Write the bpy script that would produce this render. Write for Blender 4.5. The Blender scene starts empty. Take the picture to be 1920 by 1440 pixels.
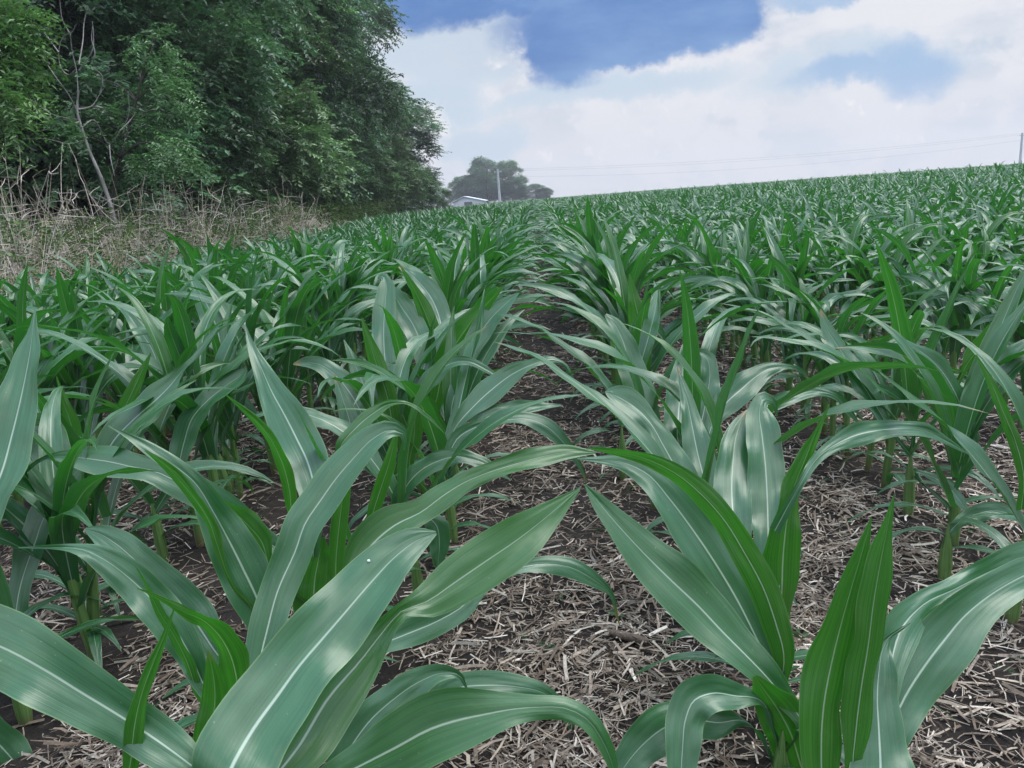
import bpy, math, random
import numpy as np
from mathutils import Matrix, Vector

# ------------------------------------------------------------------ camera, exposure, sun, sky
S = bpy.context.scene
COL = S.collection
R = math.radians
EXPO = 0.75
S.view_settings.view_transform = 'Standard'
S.view_settings.look = 'None'
S.view_settings.gamma = 1.0
S.view_settings.exposure = EXPO
F = 1442.0                       # focal length in pixels of the 1920 wide photograph
CAMH, PITCH, ROLL, YAW = 1.04, 13.5, 4.1, 3.0
M3 = (Matrix.Rotation(R(YAW), 3, 'Z') @ Matrix.Rotation(R(90 - PITCH), 3, 'X') @ Matrix.Rotation(R(-ROLL), 3, 'Z'))
cd = bpy.data.cameras.new('camera')
cam = bpy.data.objects.new('camera', cd)
COL.objects.link(cam)
cam.matrix_world = Matrix.Translation((0, 0, CAMH)) @ M3.to_4x4()
cd.sensor_width = 36.0
cd.lens = 36.0 * F / 1920.0
cd.clip_start = 0.02
cd.clip_end = 6000
S.camera = cam
CM = np.array(M3)
CR, CU, CF = CM[:, 0], CM[:, 1], -CM[:, 2]
CP = np.array([0, 0, CAMH])

def ray(px, py):
    return CF + CR * ((px - 960) / F) - CU * ((py - 720) / F)
def project(p):
    d = np.asarray(p) - CP
    z = d @ CF
    z = np.where(np.abs(z) < 1e-6, 1e-6, z)
    return 960 + F * (d @ CR) / z, 720 - F * (d @ CU) / z, z

SUN_EL, SUN_AZ = 64.0, 70.0      # azimuth measured from the rows (+Y) towards +X
sl = bpy.data.lights.new('sun', 'SUN')
sl.energy = 1.6
sl.angle = R(40)
sl.color = (1.0, 0.97, 0.92)
so = bpy.data.objects.new('sun', sl)
COL.objects.link(so)
sd = Vector((math.sin(R(SUN_AZ)) * math.cos(R(SUN_EL)), math.cos(R(SUN_AZ)) * math.cos(R(SUN_EL)), math.sin(R(SUN_EL))))
so.rotation_euler = sd.to_track_quat('Z', 'Y').to_euler()

class NB:
    """tiny helper for building node graphs"""
    def __init__(self, tree):
        self.t = tree; self.n = tree.nodes; self.l = tree.links
    def node(self, typ, **kw):
        nd = self.n.new(typ)
        for k, v in kw.items(): setattr(nd, k, v)
        return nd
    def put(self, sock, v):
        if isinstance(v, bpy.types.NodeSocket): self.l.new(v, sock)
        elif v is not None: sock.default_value = v
    def m(self, op, a, b=None, c=None, clamp=False):
        nd = self.node('ShaderNodeMath', operation=op); nd.use_clamp = clamp
        self.put(nd.inputs[0], a); self.put(nd.inputs[1], b); self.put(nd.inputs[2], c)
        return nd.outputs[0]
    def ss(self, x, lo, hi, a=0.0, b=1.0):
        nd = self.node('ShaderNodeMapRange', interpolation_type='SMOOTHSTEP')
        for s, v in zip(nd.inputs[:5], (x, lo, hi, a, b)): self.put(s, v)
        return nd.outputs[0]
    def mix(self, f, a, b, typ='MIX'):
        nd = self.node('ShaderNodeMix', data_type='RGBA', blend_type=typ)
        self.put(nd.inputs[0], f)
        for s, v in ((nd.inputs[6], a), (nd.inputs[7], b)):
            if isinstance(v, (tuple, list)): v = tuple(v)[:3] + (1.0,)
            self.put(s, v)
        return nd.outputs[2]
    def xyz(self, x, y, z):
        nd = self.node('ShaderNodeCombineXYZ')
        for s, v in zip(nd.inputs, (x, y, z)): self.put(s, v)
        return nd.outputs[0]
    def sep(self, v):
        nd = self.node('ShaderNodeSeparateXYZ'); self.put(nd.inputs[0], v)
        return nd.outputs
    def noise(self, vec, scale, detail=4, rough=0.55, dist=0.0, dim='3D'):
        nd = self.node('ShaderNodeTexNoise', noise_dimensions=dim)
        self.put(nd.inputs['Vector'], vec)
        nd.inputs['Scale'].default_value = scale; nd.inputs['Detail'].default_value = detail
        nd.inputs['Roughness'].default_value = rough; nd.inputs['Distortion'].default_value = dist
        return nd.outputs

W = bpy.data.worlds.new('World')
S.world = W
W.use_nodes = True
W.node_tree.nodes.clear()
b = NB(W.node_tree)
out = b.node('ShaderNodeOutputWorld')
bg = b.node('ShaderNodeBackground'); bg.inputs['Strength'].default_value = 0.1
sky = b.node('ShaderNodeTexSky', sky_type='NISHITA')
sky.sun_disc = False
sky.sun_elevation = R(SUN_EL); sky.sun_rotation = R(SUN_AZ)
KS = 10.0 / (2 ** EXPO)          # colours below are as displayed; KS undoes strength and exposure
def sc(r, g, bb):
    f = lambda c: ((c / 255 + 0.055) / 1.055) ** 2.4 if c > 10 else c / 255 / 12.92
    return (f(r) * KS, f(g) * KS, f(bb) * KS)
geo = b.node('ShaderNodeTexCoord')
dx, dy, dz = b.sep(geo.outputs['Generated'])
ysafe = b.m('MAXIMUM', dy, 0.05)
u0 = b.m('DIVIDE', dx, ysafe); v0 = b.m('DIVIDE', dz, ysafe)
P0 = b.xyz(u0, v0, 0.0)
w1 = b.noise(P0, 7.0, 9, 0.66)
w2 = b.noise(b.xyz(b.m('ADD', u0, 7.3), v0, 3.1), 7.0, 9, 0.66)
u = b.m('ADD', u0, b.m('MULTIPLY', b.m('SUBTRACT', w1[0], 0.5), 0.13))
v = b.m('ADD', v0, b.m('MULTIPLY', b.m('SUBTRACT', w2[0], 0.5), 0.10))
def duv(px, py):
    d = ray(px, py); return d[0] / d[1], d[2] / d[1]
def blob(px, py, rx, ry, soft=0.5, rot=-4.1):
    cu, cv = duv(px, py); a, bb = rx / F, ry / F
    du = b.m('SUBTRACT', u, cu); dv = b.m('SUBTRACT', v, cv)
    t = R(-rot); c, s = math.cos(t), math.sin(t)
    x = b.m('ADD', b.m('MULTIPLY', du, c / a), b.m('MULTIPLY', dv, s / a))
    y = b.m('ADD', b.m('MULTIPLY', du, -s / bb), b.m('MULTIPLY', dv, c / bb))
    r2 = b.m('ADD', b.m('MULTIPLY', x, x), b.m('MULTIPLY', y, y))
    return b.ss(r2, 1 + soft, 1 - soft)
def mx(*a):
    r = a[0]
    for q in a[1:]: r = b.m('MAXIMUM', r, q)
    return r
cl = b.noise(b.xyz(b.m('MULTIPLY', u0, 2.2), b.m('MULTIPLY', v0, 6.0), 1.7), 2.2, 7, 0.58)
puff = b.noise(b.xyz(u0, b.m('MULTIPLY', v0, 1.3), 9.2), 13.0, 7, 0.6)
white = b.mix(b.ss(cl[0], 0.38, 0.58), sc(203, 213, 227), sc(233, 234, 240))
white = b.mix(b.m('MULTIPLY', b.ss(puff[0], 0.46, 0.56), b.ss(v0, 0.20, 0.08)), white, sc(242, 241, 244))
vo = b.node('ShaderNodeTexVoronoi', feature='SMOOTH_F1', voronoi_dimensions='2D')
vo.inputs['Scale'].default_value = 26.0; vo.inputs['Detail'].default_value = 3.0; vo.inputs['Roughness'].default_value = 0.6
b.l.new(b.xyz(b.m('MULTIPLY_ADD', b.m('SUBTRACT', w1[0], 0.5), 0.10, u0), b.m('MULTIPLY', b.m('MULTIPLY_ADD', b.m('SUBTRACT', w2[0], 0.5), 0.10, v0), 0.9), 0.0), vo.inputs['Vector'])
heap = b.m('MULTIPLY', b.ss(vo.outputs['Distance'], 0.62, 0.22), b.m('MULTIPLY', b.ss(cl[0], 0.40, 0.52), b.m('MULTIPLY', b.ss(v0, 0.17, 0.09), b.ss(v0, 0.015, 0.05))))
white = b.mix(b.m('MULTIPLY', heap, 0.9), b.mix(b.m('MULTIPLY', b.ss(v0, 0.15, 0.08), 0.6), white, sc(221, 225, 234)), sc(250, 248, 249))
lowgrey = b.ss(v0, 0.10, 0.0)
white = b.mix(b.m('MULTIPLY', lowgrey, 0.35), white, sc(226, 227, 236))
gap = mx(blob(860, 95, 170, 60, 0.6), blob(830, 190, 70, 60, 0.7), blob(1130, 170, 240, 22, 0.8), blob(1600, 125, 200, 42, 0.9), blob(905, 265, 70, 30, 0.8))
gap = b.m('MULTIPLY', gap, b.ss(cl[0], 0.22, 0.5))
c1 = b.mix(gap, white, sc(203, 218, 233))
soft_blue = mx(blob(1715, 130, 75, 52, 0.7), blob(1600, 150, 100, 26, 0.9), blob(1560, -6, 90, 20, 0.7))
c2 = b.mix(b.m('MULTIPLY', soft_blue, 0.75), c1, sc(150, 186, 226))
dark = mx(blob(1190, 20, 230, 78, 0.5), blob(1062, 90, 84, 70, 0.5), blob(1330, 25, 105, 66, 0.35), blob(860, -14, 190, 58, 0.5), blob(1160, 85, 150, 44, 0.4), blob(1060, -120, 420, 120, 0.3))
bluec = b.mix(b.ss(cl[0], 0.35, 0.65), sc(74, 120, 188), sc(112, 152, 206))
bluec = b.mix(0.12, bluec, sky.outputs[0])
c3 = b.mix(dark, c2, bluec)
wisp = mx(blob(945, 105, 34, 9, 0.9), blob(968, 105, 16, 34, 0.9), blob(815, 245, 38, 40, 0.8))
c3 = b.mix(b.m('MULTIPLY', wisp, b.ss(puff[0], 0.35, 0.55)), c3, sc(246, 246, 248))
# away from the framed part: the same bright broken cloud, brighter towards the zenith
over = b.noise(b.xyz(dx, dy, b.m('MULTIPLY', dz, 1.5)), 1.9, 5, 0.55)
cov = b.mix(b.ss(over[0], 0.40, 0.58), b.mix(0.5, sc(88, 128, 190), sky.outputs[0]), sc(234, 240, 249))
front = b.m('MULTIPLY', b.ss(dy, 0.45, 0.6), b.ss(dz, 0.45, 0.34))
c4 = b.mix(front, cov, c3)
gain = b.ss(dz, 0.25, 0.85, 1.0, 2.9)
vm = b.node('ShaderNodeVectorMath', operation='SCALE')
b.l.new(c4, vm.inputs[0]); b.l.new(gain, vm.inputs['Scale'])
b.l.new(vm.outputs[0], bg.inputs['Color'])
b.l.new(bg.outputs[0], out.inputs[0])

# ------------------------------------------------------------------ helpers
def tag(o, label=None, cat=None, group=None, kind=None):
    if label: o['label'] = label
    if cat: o['category'] = cat
    if group: o['group'] = group
    if kind: o['kind'] = kind
    return o

def make_mesh(name, V, Q, mat, uv=None, attrs=None, smooth=True):
    V = np.asarray(V, np.float32); Q = np.asarray(Q, np.int32)
    me = bpy.data.meshes.new(name)
    k = Q.shape[1]; n = len(Q)
    me.vertices.add(len(V)); me.vertices.foreach_set('co', V.ravel())
    me.loops.add(n * k); me.loops.foreach_set('vertex_index', Q.ravel())
    me.polygons.add(n)
    me.polygons.foreach_set('loop_start', np.arange(0, n * k, k, dtype=np.int32))
    me.polygons.foreach_set('use_smooth', np.full(n, smooth, dtype=bool))
    me.update(calc_edges=True)
    if uv is not None:
        l = me.uv_layers.new(name='UVMap')
        l.data.foreach_set('uv', np.asarray(uv, np.float32)[Q.ravel()].ravel())
    for an, av in (attrs or {}).items():
        av = np.asarray(av, np.float32)
        if av.ndim == 1:
            at = me.attributes.new(an, 'FLOAT', 'POINT'); at.data.foreach_set('value', av)
        else:
            at = me.attributes.new(an, 'FLOAT_COLOR', 'POINT')
            at.data.foreach_set('color', np.c_[av, np.ones(len(av))].astype(np.float32).ravel())
    me.materials.append(mat)
    return me

def link(name, me, parent=None, loc=None):
    o = bpy.data.objects.new(name, me); COL.objects.link(o)
    if parent is not None: o.parent = parent
    if loc is not None: o.location = loc
    return o
def empty(name, loc=(0, 0, 0)):
    o = bpy.data.objects.new(name, None); o.empty_display_size = 0.1
    COL.objects.link(o); o.location = loc
    return o

class Acc:
    """collects quads of many pieces into one mesh"""
    def __init__(self): self.V = []; self.Q = []; self.U = []; self.A = {}; self.n = 0
    def add(self, V, Q, uv=None, **attrs):
        self.V.append(V); self.Q.append(np.asarray(Q) + self.n); self.n += len(V)
        self.U.append(uv if uv is not None else np.zeros((len(V), 2)))
        for k, a in attrs.items():
            a = np.asarray(a, float)
            if a.ndim == 0: a = np.full(len(V), float(a))
            elif a.ndim == 1 and len(a) == 3 and len(V) != 3: a = np.tile(a, (len(V), 1))
            self.A.setdefault(k, []).append(a)
    def mesh(self, name, mat, smooth=True):
        return make_mesh(name, np.concatenate(self.V), np.concatenate(self.Q), mat, np.concatenate(self.U),
                         {k: np.concatenate(a) for k, a in self.A.items()}, smooth)

def gridq(n, k):
    i = np.arange(n - 1)[:, None] * k + np.arange(k - 1)[None, :]
    return np.stack([i, i + 1, i + k + 1, i + k], -1).reshape(-1, 4)

def tube(P, rad, k=6):
    P = np.asarray(P, float); n = len(P)
    rad = np.broadcast_to(np.asarray(rad, float), (n,))
    T = np.gradient(P, axis=0); T /= np.linalg.norm(T, axis=1)[:, None] + 1e-9
    ref = np.array([0.31, 0.95, 0.05]) if abs(T[:, 2]).mean() > 0.6 else np.array([0, 0, 1.0])
    A = np.cross(T, ref); A /= np.linalg.norm(A, axis=1)[:, None] + 1e-9
    B = np.cross(T, A)
    a = np.linspace(0, 2 * math.pi, k, endpoint=False)
    V = P[:, None] + rad[:, None, None] * (A[:, None] * np.cos(a)[None, :, None] + B[:, None] * np.sin(a)[None, :, None])
    i = np.arange(n - 1)[:, None] * k; j = np.arange(k)[None]
    Q = np.stack([i + j, i + (j + 1) % k, i + k + (j + 1) % k, i + k + j], -1).reshape(-1, 4)
    uv = np.stack([np.tile(a / 6.2832, (n, 1)), np.tile(np.linspace(0, 1, n)[:, None], (1, k))], -1).reshape(-1, 2)
    return V.reshape(-1, 3), Q, uv

def spline(C, n):
    """Catmull-Rom through control rows C, n samples, spaced by the first 3 columns"""
    C = np.asarray(C, float)
    d = np.r_[0, np.cumsum(np.linalg.norm(np.diff(C[:, :3], axis=0), axis=1) + 1e-6)]
    t = np.linspace(0, d[-1], n)
    m = np.gradient(C, d, axis=0)
    i = np.clip(np.searchsorted(d, t, 'right') - 1, 0, len(d) - 2)
    h = (d[i + 1] - d[i])[:, None]; s = ((t - d[i]) / (d[i + 1] - d[i]))[:, None]
    return ((2*s**3-3*s**2+1)*C[i] + (s**3-2*s**2+s)*h*m[i] + (-2*s**3+3*s**2)*C[i+1] + (s**3-s**2)*h*m[i+1])

def gh(x, y):
    """height of the ground: flat, with a barely visible swell thirty metres out"""
    x = np.asarray(x, float); y = np.asarray(y, float)
    t = np.clip((y - 9) / 24, 0, 1); t = t * t * (3 - 2 * t)
    side = np.clip((x + 14) / 30, 0, 1)
    far = np.clip((y - 60) / 160, 0, 1)
    return t * (0.12 + 0.26 * side) * (1 - 0.6 * far)

# ------------------------------------------------------------------ materials
def new_mat(name):
    m = bpy.data.materials.new(name); m.use_nodes = True
    m.node_tree.nodes.clear()
    q = NB(m.node_tree); o = q.node('ShaderNodeOutputMaterial')
    return m, q, o
def attr(q, name, which='Fac'):
    nd = q.node('ShaderNodeAttribute', attribute_name=name); return nd.outputs[which]
def principled(q, col, rough, spec=0.5, normal=None):
    p = q.node('ShaderNodeBsdfPrincipled')
    if isinstance(col, tuple): col = col[:3] + (1.0,)
    q.put(p.inputs['Base Color'], col); q.put(p.inputs['Roughness'], rough)
    p.inputs['Specular IOR Level'].default_value = spec
    if normal is not None: q.l.new(normal, p.inputs['Normal'])
    return p
def bump(q, h, strength, dist):
    nd = q.node('ShaderNodeBump'); nd.inputs['Strength'].default_value = strength
    nd.inputs['Distance'].default_value = dist; q.l.new(h, nd.inputs['Height'])
    return nd.outputs[0]
def mixsh(q, f, a, c):
    nd = q.node('ShaderNodeMixShader'); q.put(nd.inputs[0], f); q.l.new(a, nd.inputs[1]); q.l.new(c, nd.inputs[2])
    return nd.outputs[0]

def corn_leaf_material():
    m, q, o = new_mat('corn_leaf')
    uvn = q.node('ShaderNodeUVMap'); U_, V_, _ = q.sep(uvn.outputs[0])
    a = q.m('MULTIPLY', q.m('ABSOLUTE', q.m('SUBTRACT', U_, 0.5)), 2.0)
    rnd, young = attr(q, 'rnd'), attr(q, 'young')
    wid = q.m('MULTIPLY_ADD', V_, -0.050, 0.074)
    rib = q.ss(a, wid, q.m('MULTIPLY', wid, 0.25))
    vein = q.noise(q.xyz(q.m('MULTIPLY', U_, 26.0), q.m('MULTIPLY', V_, 0.7), q.m('MULTIPLY', rnd, 40.0)), 1.0, 2, 0.7)
    fine = q.noise(q.xyz(q.m('MULTIPLY', U_, 90.0), q.m('MULTIPLY', V_, 2.0), q.m('MULTIPLY', rnd, 70.0)), 1.0, 1, 0.5)
    blot = q.noise(q.xyz(q.m('MULTIPLY', U_, 1.6), q.m('MULTIPLY', V_, 5.0), q.m('MULTIPLY', rnd, 90.0)), 1.4, 4, 0.6)
    c = q.mix(q.ss(vein[0], 0.35, 0.68), (0.032, 0.124, 0.046), (0.048, 0.156, 0.064))
    c = q.mix(q.m('MULTIPLY', q.ss(fine[0], 0.45, 0.7), 0.22), c, (0.054, 0.172, 0.068))
    c = q.mix(q.m('MULTIPLY', q.ss(blot[0], 0.40, 0.65), 0.45), c, (0.022, 0.092, 0.034))
    c = q.mix(q.m('MULTIPLY', rnd, 0.5), c, (0.045, 0.125, 0.055))
    yc = q.mix(q.ss(vein[0], 0.35, 0.65), (0.045, 0.150, 0.016), (0.075, 0.205, 0.024))
    c = q.mix(young, c, yc)
    c = q.mix(q.m('MULTIPLY', q.ss(a, 0.955, 0.985), 0.5), c, (0.20, 0.32, 0.12))
    c = q.mix(q.m('MULTIPLY', rib, q.m('MULTIPLY_ADD', V_, -0.55, 0.95)), c, (0.50, 0.62, 0.49))
    flute = q.noise(q.xyz(q.m('MULTIPLY', U_, 2.6), q.m('MULTIPLY', V_, 5.0), q.m('MULTIPLY', rnd, 30.0)), 1.0, 1, 0.5)
    tipb = q.m('MULTIPLY', q.ss(V_, 0.93, 0.985), q.ss(rnd, 0.80, 0.92))
    c = q.mix(tipb, c, (0.22, 0.17, 0.07))
    speck = q.noise(q.xyz(q.m('MULTIPLY', U_, 22.0), q.m('MULTIPLY', V_, 150.0), q.m('MULTIPLY', rnd, 60.0)), 1.0, 1, 0.5)
    c = q.mix(q.m('MULTIPLY', q.ss(speck[0], 0.76, 0.80), 0.6), c, (0.30, 0.34, 0.22))
    hgt = q.m('ADD', q.m('ADD', q.m('MULTIPLY', fine[0], 0.05), q.m('MULTIPLY', vein[0], 0.14)), q.m('MULTIPLY', flute[0], 3.0))
    nrm = bump(q, hgt, 0.55, 0.0042)
    rough = q.m('MULTIPLY_ADD', blot[0], 0.22, 0.24)
    p = principled(q, c, rough, 0.80, nrm)
    tr = q.node('ShaderNodeBsdfTranslucent')
    tc = q.mix(q.ss(vein[0], 0.3, 0.7), (0.028, 0.23, 0.012), (0.060, 0.36, 0.022))
    tc = q.mix(rib, tc, (0.22, 0.40, 0.10))
    q.l.new(tc, tr.inputs[0])
    q.l.new(mixsh(q, q.m('MULTIPLY_ADD', young, 0.24, 0.20), p.outputs[0], tr.outputs[0]), o.inputs[0])
    return m

def stalk_material():
    m, q, o = new_mat('corn_stalk')
    uvn = q.node('ShaderNodeUVMap'); U_, V_, _ = q.sep(uvn.outputs[0])
    st = q.noise(q.xyz(q.m('MULTIPLY', U_, 30.0), q.m('MULTIPLY', V_, 1.2), 2.0), 1.0, 3, 0.6)
    c = q.mix(q.ss(st[0], 0.35, 0.65), (0.085, 0.17, 0.04), (0.16, 0.27, 0.085))
    c = q.mix(q.ss(V_, 0.22, 0.02), c, (0.13, 0.10, 0.055))
    p = principled(q, c, 0.45, 0.4, bump(q, st[0], 0.2, 0.002))
    q.l.new(p.outputs[0], o.inputs[0])
    return m

def soil_material():
    m, q, o = new_mat('field_soil')
    co = q.node('ShaderNodeTexCoord').outputs['Object']
    X, Y, Z = q.sep(co)
    n1 = q.noise(co, 3.0, 6, 0.6); n2 = q.noise(co, 38.0, 5, 0.65); n3 = q.noise(co, 0.7, 3, 0.5)
    c = q.mix(q.ss(n1[0], 0.35, 0.65), (0.016, 0.0132, 0.0118), (0.034, 0.028, 0.0245))
    c = q.mix(q.m('MULTIPLY', q.ss(n2[0], 0.5, 0.7), 0.6), c, (0.058, 0.049, 0.043))
    farc = q.mix(q.ss(n3[0], 0.4, 0.6), (0.055, 0.105, 0.065), (0.075, 0.13, 0.085))
    c = q.mix(q.ss(Y, 70.0, 150.0), c, farc)
    edge = q.m('ADD', q.m('MULTIPLY', Y, 0.045), q.m('ADD', X, 4.9))
    weedy = q.mix(q.ss(n1[0], 0.4, 0.6), (0.028, 0.042, 0.014), (0.060, 0.055, 0.030))
    c = q.mix(q.ss(q.m('ADD', edge, q.m('MULTIPLY', n3[0], 0.8)), 0.5, -0.3), c, weedy)
    h = q.m('ADD', q.m('MULTIPLY', n2[0], 0.5), n1[0])
    p = principled(q, c, 0.92, 0.2, bump(q, h, 0.7, 0.03))
    q.l.new(p.outputs[0], o.inputs[0])
    return m

def colour_attr_material(name, rough=0.8, spec=0.25, translucent=0.0, bumpy=True, tcol=None, grain=60.0):
    m, q, o = new_mat(name)
    c = attr(q, 'tint', 'Color')
    co = q.node('ShaderNodeTexCoord').outputs['Object']
    n = q.noise(co, grain, 3, 0.6)
    c = q.mix(q.ss(n[0], 0.3, 0.7), c, q.mix(0.35, c, (0.02, 0.02, 0.015)))
    p = principled(q, c, rough, spec, bump(q, n[0], 0.4, 0.004) if bumpy else None)
    sh = p.outputs[0]
    if translucent:
        tr = q.node('ShaderNodeBsdfTranslucent')
        q.l.new(q.mix(0.5, c, tcol), tr.inputs[0])
        sh = mixsh(q, translucent, sh, tr.outputs[0])
    q.l.new(sh, o.inputs[0])
    return m

def plain_material(name, c1, c2, rough, scale=8.0, spec=0.3, stretch=(1, 1, 1)):
    m, q, o = new_mat(name)
    co = q.node('ShaderNodeTexCoord').outputs['Object']
    mp = q.node('ShaderNodeMapping'); mp.inputs['Scale'].default_value = stretch; q.l.new(co, mp.inputs[0])
    n = q.noise(mp.outputs[0], scale, 5, 0.6)
    c = q.mix(q.ss(n[0], 0.35, 0.65), c1, c2)
    p = principled(q, c, rough, spec, bump(q, n[0], 0.5, 0.02))
    q.l.new(p.outputs[0], o.inputs[0])
    return m

M_LEAF = corn_leaf_material()
M_STALK = stalk_material()
M_SOIL = soil_material()
M_LITTER = colour_attr_material('dry_litter', 0.75, 0.3, grain=120.0)
M_WEED = colour_attr_material('dry_weed_stem', 0.85, 0.2, grain=30.0)
M_GREENWEED = colour_attr_material('green_weed_leaf', 0.55, 0.35, 0.25, False, (0.08, 0.20, 0.03), grain=20.0)
M_TREELEAF = colour_attr_material('tree_foliage', 0.42, 0.70, 0.28, False, (0.07, 0.24, 0.03), grain=9.0)
M_BARK = plain_material('grey_bark', (0.055, 0.048, 0.042), (0.13, 0.12, 0.105), 0.9, 9.0, stretch=(1, 1, 0.25))
M_DEADWOOD = plain_material('bleached_dead_wood', (0.20, 0.185, 0.175), (0.40, 0.38, 0.37), 0.85, 12.0, stretch=(1, 1, 0.3))
M_POLE = plain_material('weathered_pole_wood', (0.34, 0.35, 0.37), (0.52, 0.53, 0.56), 0.85, 2.0, stretch=(3, 3, 0.3))
M_WIRE = plain_material('grey_wire', (0.10, 0.10, 0.11), (0.16, 0.16, 0.17), 0.5, 3.0)
M_ROOF = plain_material('pale_metal_roof', (0.62, 0.66, 0.76), (0.74, 0.77, 0.84), 0.45, 3.0, stretch=(4, 0.3, 1))
M_WALL = plain_material('white_siding', (0.62, 0.63, 0.66), (0.72, 0.73, 0.75), 0.7, 3.0)
M_DOOR = plain_material('dark_door_paint', (0.10, 0.11, 0.12), (0.15, 0.16, 0.17), 0.6, 3.0)
M_SPOT = plain_material('white_speck', (0.75, 0.76, 0.72), (0.85, 0.85, 0.82), 0.7, 400.0)

# ------------------------------------------------------------------ the ground
def axis(near, far, step0, grow):
    v = [0.0]; s = step0
    while v[-1] < far:
        v.append(v[-1] + s)
        if v[-1] > near: s *= grow
    return np.array(v)
def vnoise(x, y, seed):
    r = np.random.RandomState(seed); g = r.rand(64, 64)
    xi = np.floor(x).astype(int); yi = np.floor(y).astype(int); fx = x - xi; fy = y - yi
    fx = fx * fx * (3 - 2 * fx); fy = fy * fy * (3 - 2 * fy)
    G = lambda a, c: g[a % 64, c % 64]
    return (G(xi, yi) * (1-fx) + G(xi+1, yi) * fx) * (1-fy) + (G(xi, yi+1) * (1-fx) + G(xi+1, yi+1) * fx) * fy
def lumps(x, y):
    d = np.clip(1 - (np.hypot(x, y) - 5) / 6, 0, 1)
    return d * (0.022 * vnoise(x * 4 + 31, y * 4 + 7, 1) + 0.014 * vnoise(x * 11, y * 11, 2) + 0.008 * vnoise(x * 27, y * 27, 3))
ROWS = {-1: -1.15, 0: -0.43, 1: 0.34, 2: 1.08}
def row_x(k):
    if k in ROWS: return ROWS[k]
    return 1.08 + 0.76 * (k - 2) if k > 2 else -1.15 + 0.76 * (k + 1)
def ground_z(x, y):
    return gh(x, y) + lumps(x, y)
ax = axis(4.0, 420, 0.035, 1.06); xs = np.r_[-ax[:0:-1], ax]
ay = axis(6.5, 420, 0.035, 1.06); ys = np.r_[-np.array([60, 20, 8, 3, 1.2, .5, .2]), ay]
GX, GY = np.meshgrid(xs, ys)
GV = np.stack([GX, GY, ground_z(GX, GY)], -1).reshape(-1, 3)
g = link('field_ground', make_mesh('field_ground', GV, gridq(len(ys), len(xs)), M_SOIL))
tag(g, 'dark brown field soil between the corn rows', 'ground', kind='structure')

# litter: chopped pale stalks and husks of last year's crop
def in_frame(x, y, z, margin=60):
    px, py, d = project(np.stack([x, y, z], -1))
    return (d > 0.2) & (px > -margin) & (px < 1920 + margin) & (py > -margin) & (py < 1440 + margin)
def litter():
    r = np.random.RandomState(5)
    N = 520000
    y = 0.6 + 10.5 * r.rand(N) ** 1.9
    x = (r.rand(N) * 2 - 1) * (0.8 * y + 1.2)
    keep = in_frame(x, y, np.zeros(N), 120) & (x > -5.2)
    dens = vnoise(x * 2.3 + 5, y * 2.3, 11) * 0.6 + vnoise(x * 6, y * 6 + 9, 12) * 0.4
    rowd = np.min([np.abs(x - row_x(k)) for k in range(-6, 9)], axis=0)
    prob = np.clip((dens - 0.22) * 2.3, np.where(x > .2, .30, .10), 1) * np.clip(np.where(x > .2, .72, .42) + (rowd - 0.05) / 0.20, 0.34, 1) * np.where(x > 0.45, 1.0, 0.66)
    keep &= r.rand(N) < prob
    x, y = x[keep], y[keep]; N = len(x)
    big = r.rand(N) < 0.075
    L = np.where(big, r.uniform(0.035, 0.085, N), r.gamma(1.9, 0.0100, N) + 0.008)
    Wd = np.where(big, r.uniform(0.004, 0.009, N), r.uniform(0.0010, 0.0040, N) * r.uniform(.5, 1.25, N))
    L *= 1 + 0.04 * y; Wd *= 0.85 + 0.07 * y; Wd = np.where(big, Wd * .8, Wd)
    az = r.rand(N) * 2 * math.pi; tilt = r.normal(0, 0.16, N); bend = r.normal(0, 0.14, N)
    z = ground_z(x, y) + 0.002 + 0.016 * r.rand(N) ** 2
    base = np.array([[0.19, 0.155, 0.125], [0.30, 0.26, 0.22], [0.42, 0.385, 0.34], [0.12, 0.09, 0.07], [0.58, 0.55, 0.51]])
    c = base[r.choice(5, N, p=[0.32, 0.29, 0.19, 0.14, 0.06])] * r.uniform(0.55, 1.35, (N, 1)) * np.where(x > .45, 1.28, 1.08)[:, None] * np.array([[1.05, 1.0, .92]])
    t = np.array([-0.5, 0.0, 0.5])
    ca, sa = np.cos(az), np.sin(az)
    V = np.zeros((N, 3, 2, 3))
    roll = r.normal(0, 0.5, N)
    for i in range(3):
        along = t[i] * L
        off = bend * L * (t[i] ** 2) * 1.2
        for j, sgn in enumerate((-1, 1)):
            ww = Wd * (0.5 if i != 1 else 0.6) * sgn
            V[:, i, j, 0] = x + ca * along - sa * (off + ww * np.cos(roll))
            V[:, i, j, 1] = y + sa * along + ca * (off + ww * np.cos(roll))
            V[:, i, j, 2] = z + np.abs(np.sin(tilt)) * L * 0.5 + np.sin(tilt) * along + ww * np.sin(roll) + np.where(i == 1, 0.15 * Wd, 0)
    V = V.reshape(-1, 3)
    k = np.arange(N)[:, None] * 6
    Q = np.concatenate([k + np.array([[0, 1, 3, 2]]), k + np.array([[2, 3, 5, 4]])], 0)
    me = make_mesh('crop_litter', V, Q, M_LITTER, None, {'tint': np.repeat(c, 6, axis=0)}, smooth=False)
    tag(link('crop_litter', me), 'pale chopped stalks and husk scraps littering the dark soil', 'crop litter', kind='stuff')
litter()

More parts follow.
